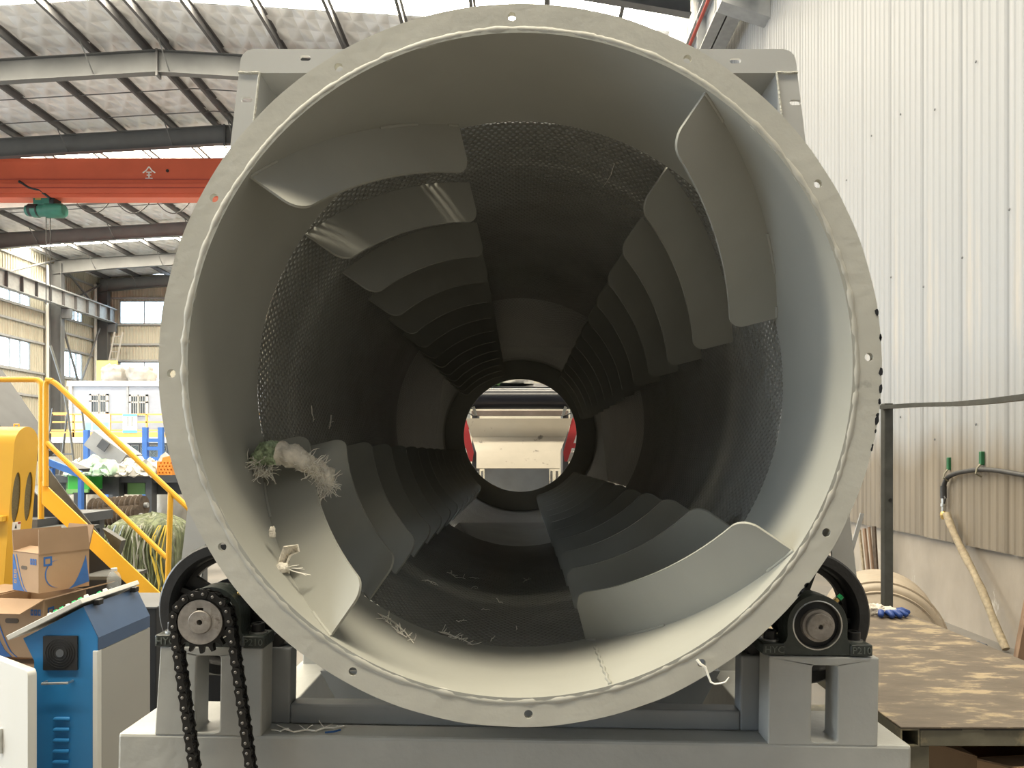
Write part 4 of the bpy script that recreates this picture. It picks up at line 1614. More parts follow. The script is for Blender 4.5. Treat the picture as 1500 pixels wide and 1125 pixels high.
# ================================================================== YELLOW BELT GUARD
gd = empty('belt_guard', 'yellow rounded belt guard with two oval mesh slots at the left edge', 'machine guard', (0, 0, 0))
YG = 3.55
n0_ = P(25, 640, YG)
GW = .175
gt, gb = P(0, 624, YG).z, P(0, 952, YG).z
rr = GW / 2
lean = .085


def gpt(y, z, x):
    """x offset along body, leaning to the left towards the bottom"""
    f = (gt - z) / (gt - gb)
    return (n0_.x - .006 - lean * f + x, YG + y, z)


loop = []
for i in range(17):
    t = PI * i / 16
    loop.append((rr - rr * math.cos(t), gt - rr + rr * math.sin(t)))
for i in range(17):
    t = PI + PI * i / 16
    loop.append((rr - rr * math.cos(t), gb + rr * 1.2 + rr * 1.2 * math.sin(t)))
ov = []
for uy, w_ in ((.042, .060), (.132, .058)):
    zc = (P(0, 692, YG).z + P(0, 767, YG).z) / 2
    hh = P(0, 692, YG).z - zc
    ov.append([(uy + w_ / 2 * math.cos(t), zc + hh * math.sin(t)) for t in np.linspace(0, 2 * PI, 28, endpoint=False)])
MB().plate(loop, ov, .004, lambda u, v, w: gpt(u, v, -w)).build('end_plate', 'yellow', gd, smooth=30)
mb = MB()
n = len(loop)
mb.add([gpt(u, v, -.004) for u, v in loop] + [gpt(u, v, -.9) for u, v in loop], [(i, (i + 1) % n, (i + 1) % n + n, i + n) for i in range(n)] + [tuple(range(n, 2 * n))])
mb.build('side_cover', 'yellow', gd, smooth=40)
MB().plate([(.02, gb + .3), (GW - .02, gb + .3), (GW - .02, gt - .1), (.02, gt - .1)], [], .003, lambda u, v, w: gpt(u, v, -.006 - w)).build('mesh_insert', mat('mesh_brown', (.15, .12, .06), .7, var=.3, scale=200), gd, smooth=0)
MB().box(n0_.x - .4, n0_.x - .05, YG - .03, YG, P(0, 764, YG).z, P(0, 755, YG).z).build('ledge', 'yellow', gd, smooth=0, bevel=.004)
pp = P(6, 628, YG)
MB().tube([(pp.x - .012, YG + rr, gt - .01), (pp.x - .012, YG + rr, gt + .012), (pp.x + .012, YG + rr, gt + .012), (pp.x + .012, YG + rr, gt - .01)], .004, 8).build('lifting_lug', 'yellow', gd)
zz = P(0, 772, YG).z
MB().plate(rrect(.028, .088, zz - .02, zz + .02, .002), [], .001, lambda u, v, w: gpt(u, v, .0015 - w)).build('warning_label', 'white_mark', gd, smooth=0)
MB().plate([(.045, zz - .012), (.052, zz + .012), (.06, zz - .012)], [], .001, lambda u, v, w: gpt(u, v, .0025 - w)).build('label_figure', 'black', gd, smooth=0)
MB().plate(rrect(.066, .086, zz + .008, zz + .018, .002), [], .001, lambda u, v, w: gpt(u, v, .0025 - w)).build('label_patch', 'red_bar', gd, smooth=0)
MB().box(n0_.x - .85, n0_.x - .13, YG + .02, YG + GW - .02, 0, gb + .06).build('support', 'dark_grey', gd, smooth=0)

# ================================================================== YELLOW STAIR AND RAILS
YS = 4.2
stp = empty('yellow_stair', 'yellow steel stair with tubular handrail descending behind the desk', 'stair', (-2.5, YS, 0))


def sp(x, y, d=0.0):
    p = P(x, y, YS)
    return Vector((p.x + 2.5, d, p.z))


def bend(pts, r=.06, n=5):
    out = [Vector(pts[0])]
    for i in range(1, len(pts) - 1):
        a, b, c = Vector(pts[i - 1]), Vector(pts[i]), Vector(pts[i + 1])
        p, q = b + (a - b).normalized() * r, b + (c - b).normalized() * r
        for k in range(n + 1):
            t = k / n
            out.append(p.lerp(b, t).lerp(b.lerp(q, t), t))
    out.append(Vector(pts[-1]))
    return out


TR = .0155
sly = .945
MB().tube(bend([sp(67, 712), sp(67, 556), sp(78, 558), sp(300, 767)], .04), TR, 10).build('handrail', 'yellow', stp)
MB().tube([sp(68, 648), sp(244, 817)], TR * .9, 10).build('mid_rail', 'yellow', stp)
MB().tube([sp(250, 722), sp(245, 875)], TR, 10).build('handrail_post', 'yellow', stp)
u0, u1 = (61, 705), (330, 705 + 269 * sly)
poly = [sp(*u0), sp(*u1), sp(330, 738 + 269 * sly), sp(61, 738)]
MB().plate([(p_.x, p_.z) for p_ in poly], [], .012, lambda u, v, w: (u, w, v)).build('stringer', 'yellow', stp, smooth=0, bevel=.003)
for i in range(1, 6):
    yt = 775 + i * 70 - 70
    x = 80 + i * 70 / sly - 70 / sly
    p_ = sp(x, yt)
    if p_.z > .05:
        MB().box(p_.x - .16, p_.x + .10, .012, .28, p_.z - .02, p_.z).build('tread', 'dark_tube', stp, smooth=0)
sk = [sp(40, 730), sp(330, 730 + 269 * sly), ]
ska, skb = P(40, 712, YS + .3), P(330, 982, YS + .3)
skp = [(ska.x + 2.5, ska.z), (skb.x + 2.5, skb.z), (skb.x + 2.5, .02), (ska.x + 2.5, .02)]
MB().plate(skp, [], .01, lambda u, v, w: (u, .30 + w, v)).build('skirt_panel', 'black_steel', stp, smooth=0)
ch_poly = [P(x_, y_, YS + .10) + Vector((2.5, 0, 0)) for x_, y_ in ((69, 684), (108, 737), (162, 803), (230, 875), (160, 830), (69, 745))]
MB().plate([(p_.x, p_.z) for p_ in ch_poly], [], .008, lambda u, v, w: (u, .10 + w, v)).build('chute_side', 'dark_tube', stp, smooth=0)
tr_ = [P(x_, y_, YS + .12) + Vector((2.5, 0, 0)) for x_, y_ in ((150, 774), (178, 792), (172, 812), (165, 806))]
MB().plate([(p_.x, p_.z) for p_ in tr_], [], .05, lambda u, v, w: (u, .12 + w, v)).build('tray_edge', 'dark_tube', stp, smooth=0)
pr_ = empty('platform_railing', 'yellow platform railing with bent corner at the left edge', 'railing', P(30, 640, YS + .15))
rp0 = pr_.location
MB().tube(bend([P(-60, 556, YS + .15) - rp0, P(61, 556, YS + .15) - rp0, P(60, 760, YS + .15) - rp0], .045), TR * 1.1, 10).build('top_rail', 'yellow', pr_)
MB().tube([P(-50, 556, YS + .15) - rp0, P(-50, 760, YS + .15) - rp0], TR, 10).build('post', 'yellow', pr_)
MB().box(-1.0, .135, -.05, .75, P(0, 760, YS + .15).z - rp0.z - .06, P(0, 760, YS + .15).z - rp0.z).build('platform_deck', 'dark_grey', pr_, smooth=0)
for x in (-.9, .05):
    for y in (0, .68):
        MB().box(x - .03, x + .03, y, y + .06, -rp0.z, P(0, 760, YS + .15).z - rp0.z - .06).build('leg', 'dark_grey', pr_, smooth=0)
cvp = empty('inclined_conveyor', 'dark inclined conveyor trough rising behind the yellow guard', 'conveyor', P(10, 610, 6))
c0_ = cvp.location
MB().bar(P(-40, 545, 6) - c0_, P(45, 668, 6) - c0_, .5, .16, up=(0, 0, 1)).build('trough', 'dark_grey', cvp, smooth=0)
MB().box(-.35, -.28, -.03, .03, -c0_.z, .1).build('leg', 'dark_grey', cvp, smooth=0)
MB().box(.02, .09, -.03, .03, -c0_.z, -.1).build('leg', 'dark_grey', cvp, smooth=0)

# ================================================================== MACHINES IN THE MIDDLE DISTANCE
YM = 9.0
mc_ = empty('sorting_line_frame', 'dark grey machine frame with pale green panels behind the stair', 'machine frame', (-5, YM, 0))


def mp_(x, y, Y=YM):
    p = P(x, y, Y)
    return (p.x + 5, p.z)


def pbox(name, x0, x1, y0, y1, d0, d1, material, parent, Y=YM, bev=0):
    a, b = mp_(x0, y1, Y), mp_(x1, y0, Y)
    return MB().box(a[0], b[0], d0, d1, a[1], b[1]).build(name, material, parent, smooth=0, bevel=bev)


pbox('top_beam', 60, 300, 696, 707, 0, .12, 'dark_grey', mc_)
pbox('lower_beam', 60, 300, 707, 725, .12, .22, 'dark_grey', mc_)
pbox('green_panel', 90, 100, 707, 724, .09, .12, 'green_pale', mc_)
pbox('green_panel', 181, 207, 708, 725, .09, .12, 'green_pale', mc_)
for x in (110, 167, 215, 290):
    a, b = mp_(x, 697), mp_(x + 9, 697)
    MB().box(a[0], b[0], -.03, .1, 0 if x in (110, 215, 290) else mp_(0, 727)[1], a[1]).build('post', 'dark_grey', mc_, smooth=0)
hp_ = empty('green_hopper', 'bright green hopper box mounted in the dark machine frame', 'hopper', (-5, YM, 0))
a, b = mp_(121, 716), mp_(152, 690)
MB().box(a[0], b[0], -.30, -.02, a[1], b[1]).build('box', 'green_mach', hp_, smooth=0, bevel=.01)
a2, b2 = mp_(155, 706), mp_(178, 681)
MB().plate([(a2[0], a2[1]), (b2[0], a2[1]), (b2[0], b2[1] - .04), (b2[0] - .05, b2[1]), (a2[0] + .04, b2[1] - .01)], [], .3, lambda u, v, w: (u, .14 + w, v)).build('side_wing', 'green_mach', hp_, smooth=0)
MB().box(a[0], b[0], -.33, -.30, a[1] - .03, a[1] + .01).build('rim', 'green_pale', hp_, smooth=0)


def drape(name, label, cat, x0, x1, y0, y1, Y, d, material, seed, amp=.06):
    """a crumpled sheet lying in folds over what is below it"""
    a, b = P(x0, y1, Y), P(x1, y0, Y)
    nx, ny = 36, 22
    mb = MB()
    vs_, fs_ = [], []
    h = b.z - a.z
    w = b.x - a.x
    for j in range(ny + 1):
        v = j / ny
        for i in range(nx + 1):
            u = i / nx
            env = (math.sin(PI * min(1, max(0, u))) ** .5) * (.75 + .35 * noise.noise(Vector((u * 5, seed, 0))))
            f = math.sin(PI * min(v * .62, .5))
            z = h * env * f + amp * noise.noise(Vector((u * 9, v * 7, seed))) * (0.3 + f)
            y = -d * math.cos(PI * .62 * v) + amp * noise.noise(Vector((u * 12, v * 9, seed + 5)))
            x = w * u + amp * .6 * noise.noise(Vector((u * 7, v * 8, seed + 9)))
            vs_.append((x, y, max(z, -.02)))
    for j in range(ny):
        for i in range(nx):
            k = j * (nx + 1) + i
            fs_.append((k, k + 1, k + nx + 2, k + nx + 1))
    mb.add(vs_, fs_)
    o = mb.build(name, material, smooth=60, loc=(a.x, Y, a.z), recalc=False)
    sol = o.modifiers.new('thickness', 'SOLIDIFY')
    sol.thickness = .004
    return tag(o, label, cat)


drape('plastic_sheet', 'crumpled pale green plastic film draped over the green hopper', 'plastic sheet', 118, 175, 664, 696, YM - .05, .30, 'green_film', 2)
drape('plastic_sheet', 'dirty white sheeting heaped on the machine beside the green hopper', 'plastic sheet', 172, 235, 664, 697, YM + .1, .25, 'rag_cloth', 5, .08)
drape('plastic_sheet', 'small heap of white sheeting at the left of the green hopper', 'plastic sheet', 100, 126, 670, 696, YM + .06, .12, 'rag_cloth', 8)
oc = empty('orange_crate', 'orange perforated plastic crate beside the drum flange', 'crate', (-5, YM, 0))
a, b = mp_(230, 696, YM), mp_(252, 676, YM)
MB().plate([(a[0], a[1]), (b[0], a[1]), (b[0], b[1]), (a[0], b[1])], [circ(a[0] + .03 + .042 * i + (.02 if j % 2 else 0), a[1] + .03 + .04 * j, .011, 8) for i in range(4) for j in range(4)], .012, lambda u, v, w: (u, w, v)).build('front', 'orange_pl', oc, smooth=0)
MB().box(a[0] + .005, b[0] - .005, .02, .24, a[1], b[1] - .01).build('body', 'orange_pl', oc, smooth=0)
c_ = mp_(240, 668, YM)
MB().plate([(a[0] + .04, b[1]), (b[0], b[1]), (b[0] - .02, c_[1] + .01), (c_[0] - .03, c_[1] - .02)], [], .18, lambda u, v, w: (u, .03 + w, v)).build('raised_lid', 'orange_pl', oc, smooth=0)
# brush rollers lying on the floor
for i, (x0, x1, yc_, Y) in enumerate(((138, 205, 762, 7.6), (135, 212, 746, 8.3))):
    a, b = P(x0, yc_, Y), P(x1, yc_ - 6, Y)
    br = empty('brush_roller', ['dark brush roller lying in front on the floor behind the stair rail', 'dark brush roller lying behind another one by the stair rail'][i], 'roller', a, group='brush rollers')
    d = b - a
    n_seg = 30
    pts = [d * (k / n_seg) for k in range(n_seg + 1)]
    MB().tube(pts, [.11 + .02 * math.sin(k * 2.1) for k in range(n_seg + 1)], 18).build('bristles', 'brush', br, smooth=0)
    MB().tube([d * -.06, d * 1.06], .03, 12).build('core', 'mid_grey', br)
    for t in (.08, .92):
        q = d * t
        MB().box(q.x - .04, q.x + .04, -.1, .1, -a.z, q.z - .09).build('trestle', 'dark_grey', br, smooth=0)

# bale of pressed nets
bl = empty('net_bale', 'big bale of green and white pressed netting behind the stair rail', 'bale', P(222, 0, 6.2))
bl.location.z = 0
BW, BH, BD = .62, P(0, 752, 6.2).z, .6
core = MB()
vs_, fs_ = [], []
nu, nv = 64, 40
M['net_green'] = mat('net_green', (0.135, 0.155, 0.085), .85, var=.55, scale=14, stretch=(2.2, 2.2, .5), bump=.9, bscale=60,
                     dirt=((.42, .42, .36), 6, .55, .68, .7))
M['net_white'] = mat('net_white', (.34, .33, .29), .85, var=.25, scale=20, stretch=(2, 2, .3), bump=.6, bscale=60)
M['net_yellow'] = mat('net_yellow', (.58, .42, .06), .8, var=.25, scale=20, stretch=(2, 2, .3))
M['net_blue'] = mat('net_blue', (.28, .34, .42), .8, var=.25, scale=20, stretch=(2, 2, .3))
for j in range(nv + 1):
    v = j / nv
    for i in range(nu):
        t = 2 * PI * i / nu
        cx2, cy2 = math.cos(t), math.sin(t)
        q = 1 / max(abs(cx2), abs(cy2)) ** .75
        top = max(0, (v - .80) / .2)
        sc = math.sqrt(max(0.0, 1 - top ** 2.2))
        rr_ = q * sc * (1 + .09 * noise.noise(Vector((cx2 * 6, cy2 * 6, v * .9))) + .03 * math.sin(t * 31 + 3 * noise.noise(Vector((v * 2, t, 0)))))
        vs_.append((BW / 2 * cx2 * rr_ * 1.0, BD / 2 * cy2 * rr_, BH * v + .03 * noise.noise(Vector((cx2 * 5, cy2 * 5, v * 5)))))
for j in range(nv):
    for i in range(nu):
        l = (i + 1) % nu
        fs_.append((j * nu + i, j * nu + l, (j + 1) * nu + l, (j + 1) * nu + i))
core.add(vs_, fs_)
core.build('pressed_net', 'net_green', bl, smooth=60)
for k in range(44):
    x = -BW / 2 + BW * (k + .5) / 44
    pts, rs = [], []
    z0_ = rnd.uniform(.1, .5)
    for i in range(9):
        u = i / 8
        z = z0_ + (BH * .93 - z0_) * u
        top = max(0, (z / BH - .8) / .2)
        pts.append((x + .07 * noise.noise(Vector((k * .37, u * 2.2, 0))), -BD / 2 * math.sqrt(max(0, 1 - top ** 2.2)) * (1.02 if abs(x) < .26 else .9) - .012, z))
        rs.append(.0065 + .005 * noise.noise(Vector((k * 2, u * 5, 3))))
    MB().tube(pts, rs, 6).build('net_strand', ('net_yellow' if k in (35, 36, 38, 39) else 'net_blue' if k in (9, 10, 12) else 'net_white' if k in (3, 17, 22, 24, 25, 31, 41) else 'net_green'), bl, smooth=60)
o = lump('sack', (P(205, 0, 6.9).x, 6.9, 0), (.22, .2, .60), 'bag', 14, .3, 2)
tag(o, 'pale stuffed sack leaning behind the netting bale', 'sack')
# white bits and bags around the bale
for i, (x, y, Y, sz, lab) in enumerate((
        (125, 722, 10.5, .22, 'crumpled grey sack under the pale green machine panels'),
        (185, 735, 11.0, .20, 'white bag standing under the machine frame'),
        (232, 735, 10.6, .32, 'white bulk bag under the machine frame near the drum'),
        (262, 690, 10.0, .30, 'white wrapped bundle close to the drum flange'))):
    zz = P(x, y, Y).z
    o = lump('sack', (P(x, y, Y).x, Y, 0), (sz, sz, max(.3, zz + .15) / 1.5), 'bag', 20 + i * 3, .28, 2)
    tag(o, lab, 'sack')
# blue posts and ladder frame behind the machines
for i, (x0, x1, lab) in enumerate(((127, 156, 'blue steel stand with crossbar behind the plastic film'), (213, 236, 'blue steel ladder frame near the drum flange'))):
    Yq = 14.0
    q = empty('steel_stand', lab, 'steel frame', (P((x0 + x1) / 2, 0, Yq).x, Yq, 0))
    w_ = (x1 - x0) / 2 * Yq / F
    for s in (-1, 1):
        zt_ = P(0, 630 if i == 0 else 626, Yq).z
        MB().box(s * w_ - .045, s * w_ + .045, -.04, .04, 0, zt_).build('post', 'blue_steel', q, smooth=0)
    for yy in ((652,) if i == 0 else (645, 657, 672)):
        zz = P(0, yy, Yq).z
        MB().box(-w_ + .045, w_ - .045, -.03, .03, zz - .035, zz + .035).build('crossbar', 'blue_steel', q, smooth=0)
gb_ = empty('tilted_chute', 'grey tilted sheet metal chute behind the plastic film', 'chute', P(165, 662, 12))
c0_ = gb_.location
MB().bar(P(143, 642, 12) - c0_, P(190, 676, 12) - c0_, .5, .28, up=(0, 0, 1)).build('trough', 'mid_grey', gb_, smooth=0)
MB().bar(P(146, 648, 11.7) - c0_, P(157, 656, 11.7) - c0_, .02, .16, up=(0, 0, 1)).build('opening', 'dark_grey', gb_, smooth=0)
MB().box(-.04, .04, -.04, .04, -c0_.z, -.05).build('leg', 'dark_grey', gb_, smooth=0)
bb = empty('blue_belt_beam', 'blue inclined conveyor side beam behind the mid rail', 'conveyor', P(98, 686, 8))
c0_ = bb.location
MB().bar(P(72, 677, 8) - c0_, P(118, 695, 8) - c0_, .04, .07).build('side_beam', 'blue_steel', bb, smooth=0)
MB().bar(P(72, 671, 8.2) - c0_, P(120, 689, 8.2) - c0_, .3, .04).build('belt', 'dark_grey', bb, smooth=0)
MB().box(-.2, -.16, 0, .05, -c0_.z, .0).build('leg', 'blue_steel', bb, smooth=0)
MB().box(.12, .16, 0, .05, -c0_.z, -.06).build('leg', 'blue_steel', bb, smooth=0)
# scaffold tower at the far left, below the second window
sc_ = empty('scaffold_tower', 'rusty orange and grey scaffold tower left of the office', 'scaffold', (P(88, 0, 30).x, 30, 0))
for s in (-1, 1):
    for y in (0, 1.0):
        MB().tube([(s * .75, y, 0), (s * .30, y, 3.6)], .04, 6).build('leg', 'dark_tube', sc_)
for zz in (.8, 1.7, 2.6, 3.4):
    w_ = .75 - .45 * zz / 3.6
    MB().box(-w_, w_, -.03, .03, zz - .03, zz + .03).build('brace', 'orange_rail' if zz > 2 else 'dark_tube', sc_, smooth=0)
MB().tube([(.3, 0, 3.6), (.1, 0, 4.6), (-.4, 0, 6.2)], .05, 6).build('mast', 'dark_tube', sc_)

# ================================================================== FEED CONVEYOR SEEN THROUGH THE DRUM
YV = 7.6
fc_ = empty('feed_conveyor', 'cream chute plate and black belt roller seen through the far end of the drum', 'conveyor', (0, YV, 0))


def vp(x, y, Y=YV):
    p = P(x, y, Y)
    return (p.x, p.z)


def vpoly(name, pts, d, t, material):
    return MB().plate([vp(*q) for q in pts], [], t, lambda u, v, w: (u, d + w, v)).build(name, material, fc_, smooth=0)


up_ = [(683, 613), (838, 613), (829, 640), (691, 640)]
a = [vp(*q) for q in up_]
flap([(a[0][0], -.03, a[0][1]), (a[3][0], 0, a[3][1]), (a[2][0], 0, a[2][1]), (a[1][0], -.03, a[1][1])], 'upper_chute_plate', fc_, 'chute_white', .006)
lw = []
for x_, y_, d_ in ((691, 640, 0), (698, 663, -.22), (698, 686, -.44), (820, 686, -.44), (820, 663, -.22), (829, 640, 0)):
    q_ = P(x_, y_, YV + d_)
    lw.append((q_.x, d_, q_.z))
flap(lw, 'lower_chute_plate', fc_, 'chute_white', .006)
vpoly('red_side', [(672, 600), (683, 613), (694, 663), (692, 676), (688, 676), (674, 625)], -.012, .01, 'chute_red')
vpoly('red_side', [(850, 600), (838, 613), (825, 663), (827, 676), (831, 676), (848, 625)], -.012, .01, 'chute_red')
pa, pb = vp(660, 584, YV + .3), vp(862, 584, YV + .3)
MB().lathe([(.0, pa[0]), (.115, pa[0]), (.115, pb[0]), (.0, pb[0])], 40, Matrix.Translation((0, .3, pa[1])) @ Matrix.Rotation(PI / 2, 4, 'Y')).build('belt_roller', 'roller', fc_, smooth=40)
a, b = vp(690, 609, YV + .1), vp(832, 601, YV + .1)
MB().box(a[0], b[0], .12, .17, a[1], b[1]).build('scraper_bar', 'slat_brown', fc_, smooth=0, bevel=.004)
for x, s in ((693, 1), (829, -1)):
    c_ = vp(x, 602, YV - .05)
    MB().bar((c_[0], -.03, c_[1] + .045), (c_[0] + s * .03, -.03, c_[1] - .045), .03, .04, up=(0, 1, 0)).build('bracket', 'bright_steel', fc_, smooth=0)
    MB().tube([(c_[0] - s * .09, -.02, c_[1] + .0), (c_[0] + s * .03, -.03, c_[1] - .06)], .008, 6).build('cable', 'black', fc_)
vpoly('under_box', [(708, 687), (806, 687), (806, 745), (708, 745)], .25, .4, 'frame')
for x in (700, 706, 808, 816):
    a = vp(x, 690)
    MB().box(a[0] - .012, a[0] + .012, .02, .05, 0, a[1]).build('leg', 'bright_steel', fc_, smooth=0)
MB().box(-.52, -.46, .2, .6, 0, vp(0, 600)[1]).build('frame_post', 'dark_grey', fc_, smooth=0)
MB().box(.46, .52, .2, .6, 0, vp(0, 600)[1]).build('frame_post', 'dark_grey', fc_, smooth=0)
for x, s in ((686, -1), (836, 1)):
    a = vp(x, 668, YV + .2)
    MB().box(a[0] - .05, a[0] + .05, .15, .3, a[1] - .06, a[1] + .05).build('roller_bearing', 'bright_steel', fc_, smooth=0, bevel=.01)
belt = MB().plate([vp(660, 567, YV + .35), vp(862, 567, YV + .35), vp(862, 569.5, YV + .35), vp(660, 569.5, YV + .35)], [], 2.2, lambda u, v, w: (u, .35 + w, v + w * .12)).build('belt', 'roller', fc_, smooth=0)
a = P(745, 566, YV + .9)
o = lump('material_heap', (a.x, YV + .9, a.z + .02), (.28, .2, .20), 'rag_cloth', 31, .3, 2.5)
tag(o, 'heap of white plastic scraps on the feed belt', 'scrap heap')
a = P(722, 566, YV + .6)
o = lump('green_scrap', (a.x, YV + .6, a.z + .01), (.07, .1, .09), 'green_pale', 33, .3, 2.5)
tag(o, 'bright green plastic scrap on the feed belt', 'scrap')
# red and white striped panels standing beside the conveyor
for s in (-1, 1):
    q = empty('striped_panel', ['white panel with red stripe left of the feed conveyor', None, 'white panel with red stripe right of the feed conveyor'][s + 1], 'panel', (s * .82, 9.0, 0))
    MB().box(-.2, .2, 0, .04, 0, 2.3).build('board', 'white_paint', q, smooth=0)
    for zz in (1.72, 1.95):
        MB().box(-.2, .2, -.004, -.001, zz, zz + .06).build('stripe', 'chute_red', q, smooth=0)
#@@SECTION right
# ================================================================== STEEL PLATFORM ON THE RIGHT
ZT = CAMZ - 397 * 1.9 / F
bx0, bx1, by0, by1 = 1.0, 1.756, 1.9, 3.36
bn = empty('steel_bench', 'long steel bench with worn brown top beside the right pedestal', 'workbench', (1.38, 2.6, 0))
ob = Vector((1.38, 2.6, 0))


def bbox(name, x0, x1, y0, y1, z0, z1, m_, par=bn, bev=.002):
    return MB().box(x0 - ob.x, x1 - ob.x, y0 - ob.y, y1 - ob.y, z0, z1).build(name, m_, par, smooth=0, bevel=bev)


bbox('top_plate', bx0, bx1, by0, by1, ZT - .006, ZT, 'bench')
bbox('front_rail', bx0 + .052, bx1, by0 + .003, by0 + .05, ZT - .052, ZT - .007, 'bench_edge')
bbox('back_rail', bx0, bx1, by1 - .05, by1, ZT - .052, ZT - .007, 'bench_edge')
# open square tube end at the near left corner
mb = MB()
sx0, sx1, sz0, sz1 = bx0, bx0 + .05, ZT - .053, ZT - .006
mb.plate([(sx0 - ob.x, sz0), (sx1 - ob.x, sz0), (sx1 - ob.x, sz1), (sx0 - ob.x, sz1)],
         [[(sx0 - ob.x + .004, sz0 + .004), (sx1 - ob.x - .004, sz0 + .004), (sx1 - ob.x - .004, sz1 - .004), (sx0 - ob.x + .004, sz1 - .004)]],
         by1 - by0 - .06, lambda u, v, w: (u, by0 - ob.y + .002 + w, v))
mb.build('side_rail', 'bench_edge', bn, smooth=0)
bbox('side_rail', bx1 - .05, bx1, by0 + .06, by1 - .06, ZT - .052, ZT - .007, 'bench_edge')
for x in (bx0 + .03, bx1 - .06):
    for y in (by0 + .06, by1 - .10):
        bbox('leg', x, x + .05, y - .05, y, 0, ZT - .054, 'bench_edge')
bbox('stretcher', bx0 + .08, bx1 - .06, by0 + .02, by0 + .05, .25, .29, 'bench_edge')
for i in range(3):
    bbox('slit', bx0 + .05 + i * .17, bx0 + .16 + i * .17, by0 - .001, by0 + .002, ZT - .0085, ZT - .006, 'black', bev=0)
# carton on a shelf under the bench
bbox('shelf', bx0 + .03, bx1 - .01, by0 + .06, by1 - .1, .49, .50, 'bench_edge')
o = carton('open brown carton on the shelf under the steel bench', (1.47, 2.26, .50), .42, .40, .27, .12, [('l', 1.25, .12), ('f', 1.35, .14), ('r', 1.3, .12)], False)
o['group'] = 'open cartons stacked by the control desk'
del o['group']
# rail frame on the bench
rf = empty('rail_frame', 'dark square steel tube post with bowed top rail behind the bench', 'railing', (P(1308, 0, 3.33).x, 3.385, 0))
r0 = Vector(rf.location)
w_ = .040
ztp = P(0, 591, 3.385).z
MB().box(-w_ / 2, w_ / 2, -w_ / 2, w_ / 2, 0, ztp).build('post', 'dark_tube', rf, smooth=0, bevel=.003)
tp = [Vector((-.02, 0, ztp - .018)), P(1345, 593, 3.2) - r0 + Vector((0, 0, 0)), P(1400, 592, 2.8) - r0, P(1450, 588, 2.5) - r0, P(1500, 582, 2.3) - r0, P(1580, 570, 2.05) - r0]
for i in range(len(tp)):
    tp[i] = Vector(tp[i])
mb = MB()
vs_ = []
for i, q in enumerate(tp):
    d = (tp[min(i + 1, len(tp) - 1)] - tp[max(i - 1, 0)]).normalized()
    s_ = d.cross(Vector((0, 0, 1))).normalized()
    for a, b in ((-1, -1), (1, -1), (1, 1), (-1, 1)):
        vs_.append(q + s_ * a * .018 + Vector((0, 0, b * .009)))
fs_ = [(i * 4 + k, i * 4 + (k + 1) % 4, i * 4 + 4 + (k + 1) % 4, i * 4 + 4 + k) for i in range(len(tp) - 1) for k in range(4)] + [(3, 2, 1, 0), tuple(len(vs_) - 4 + k for k in range(4))]
mb.add(vs_, fs_)
mb.build('top_rail', 'dark_tube', rf, smooth=40)
e_ = tp[-1]
MB().box(e_.x - .02, e_.x + .02, e_.y - .02, e_.y + .02, ZT, e_.z - .01).build('post', 'dark_tube', rf, smooth=0, bevel=.003)
zc = P(0, 733, 3.33).z
MB().lathe([(.008, -.003), (.008, .0), (.0, .001)], 12, Matrix.Translation((.006, -w_ / 2, zc)) @ AXY).build('bolt_hole', 'black', rf)

# work gloves at the far end of the bench
gl_ = empty('work_glove', 'white knit work glove with blue rubber fingers on the bench end', 'glove', (P(1296, 0, 3.24).x, 3.24, ZT))
lump('cuff', (-.045, .02, 0.0), (.05, .045, .030), 'glove_white', 41, .35, 3, parent=gl_)
lump('palm', (.0, .0, 0.0), (.055, .045, .024), 'glove_white', 44, .3, 3, parent=gl_)
for i, (ax, ay, bx_, by_, r) in enumerate(((-.03, -.03, -.055, -.075, .013), (-.008, -.035, -.012, -.090, .0135), (.015, -.034, .026, -.088, .0135), (.036, -.026, .062, -.070, .0125), (.045, .0, .098, -.020, .0125))):
    pts = [Vector((ax, ay, .018)), Vector(((ax + bx_) / 2, (ay + by_) / 2, .024)), Vector((bx_, by_, .014)), Vector((bx_ * 1.03, by_ * 1.05, .012))]
    MB().tube(pts, [r, r * 1.05, r * .9, r * .4], 10).build('finger', 'glove_blue', gl_, smooth=60)

# big cream tank lying behind the bench
tk = empty('cream_tank', 'stained cream cylindrical tank lying on the floor behind the bench', 'tank', (2.38, 4.75, .385), rot=(0, 0, -.42))
R_ = .385
MB().lathe([(.0, -.10), (.16, -.098), (.27, -.06), (.33, -.015), (.345, -.02), (.345, .03), (R_ - .02, .03), (R_, .05), (R_, .75), (.34, .82), (.2, .88), (.0, .90)], 56, AXY).build('shell', 'tank', tk, smooth=50)
MB().lathe([(R_ + .002, .10), (R_ + .012, .10), (R_ + .012, .14), (R_ + .002, .14)], 56, AXY, closed=True).build('hoop', 'tank', tk, smooth=30)
MB().lathe([(.07, -.105), (.10, -.125), (.10, -.10), (.07, -.09)], 24, AXY, closed=True).build('port_ring', 'bright_steel', tk, smooth=40)

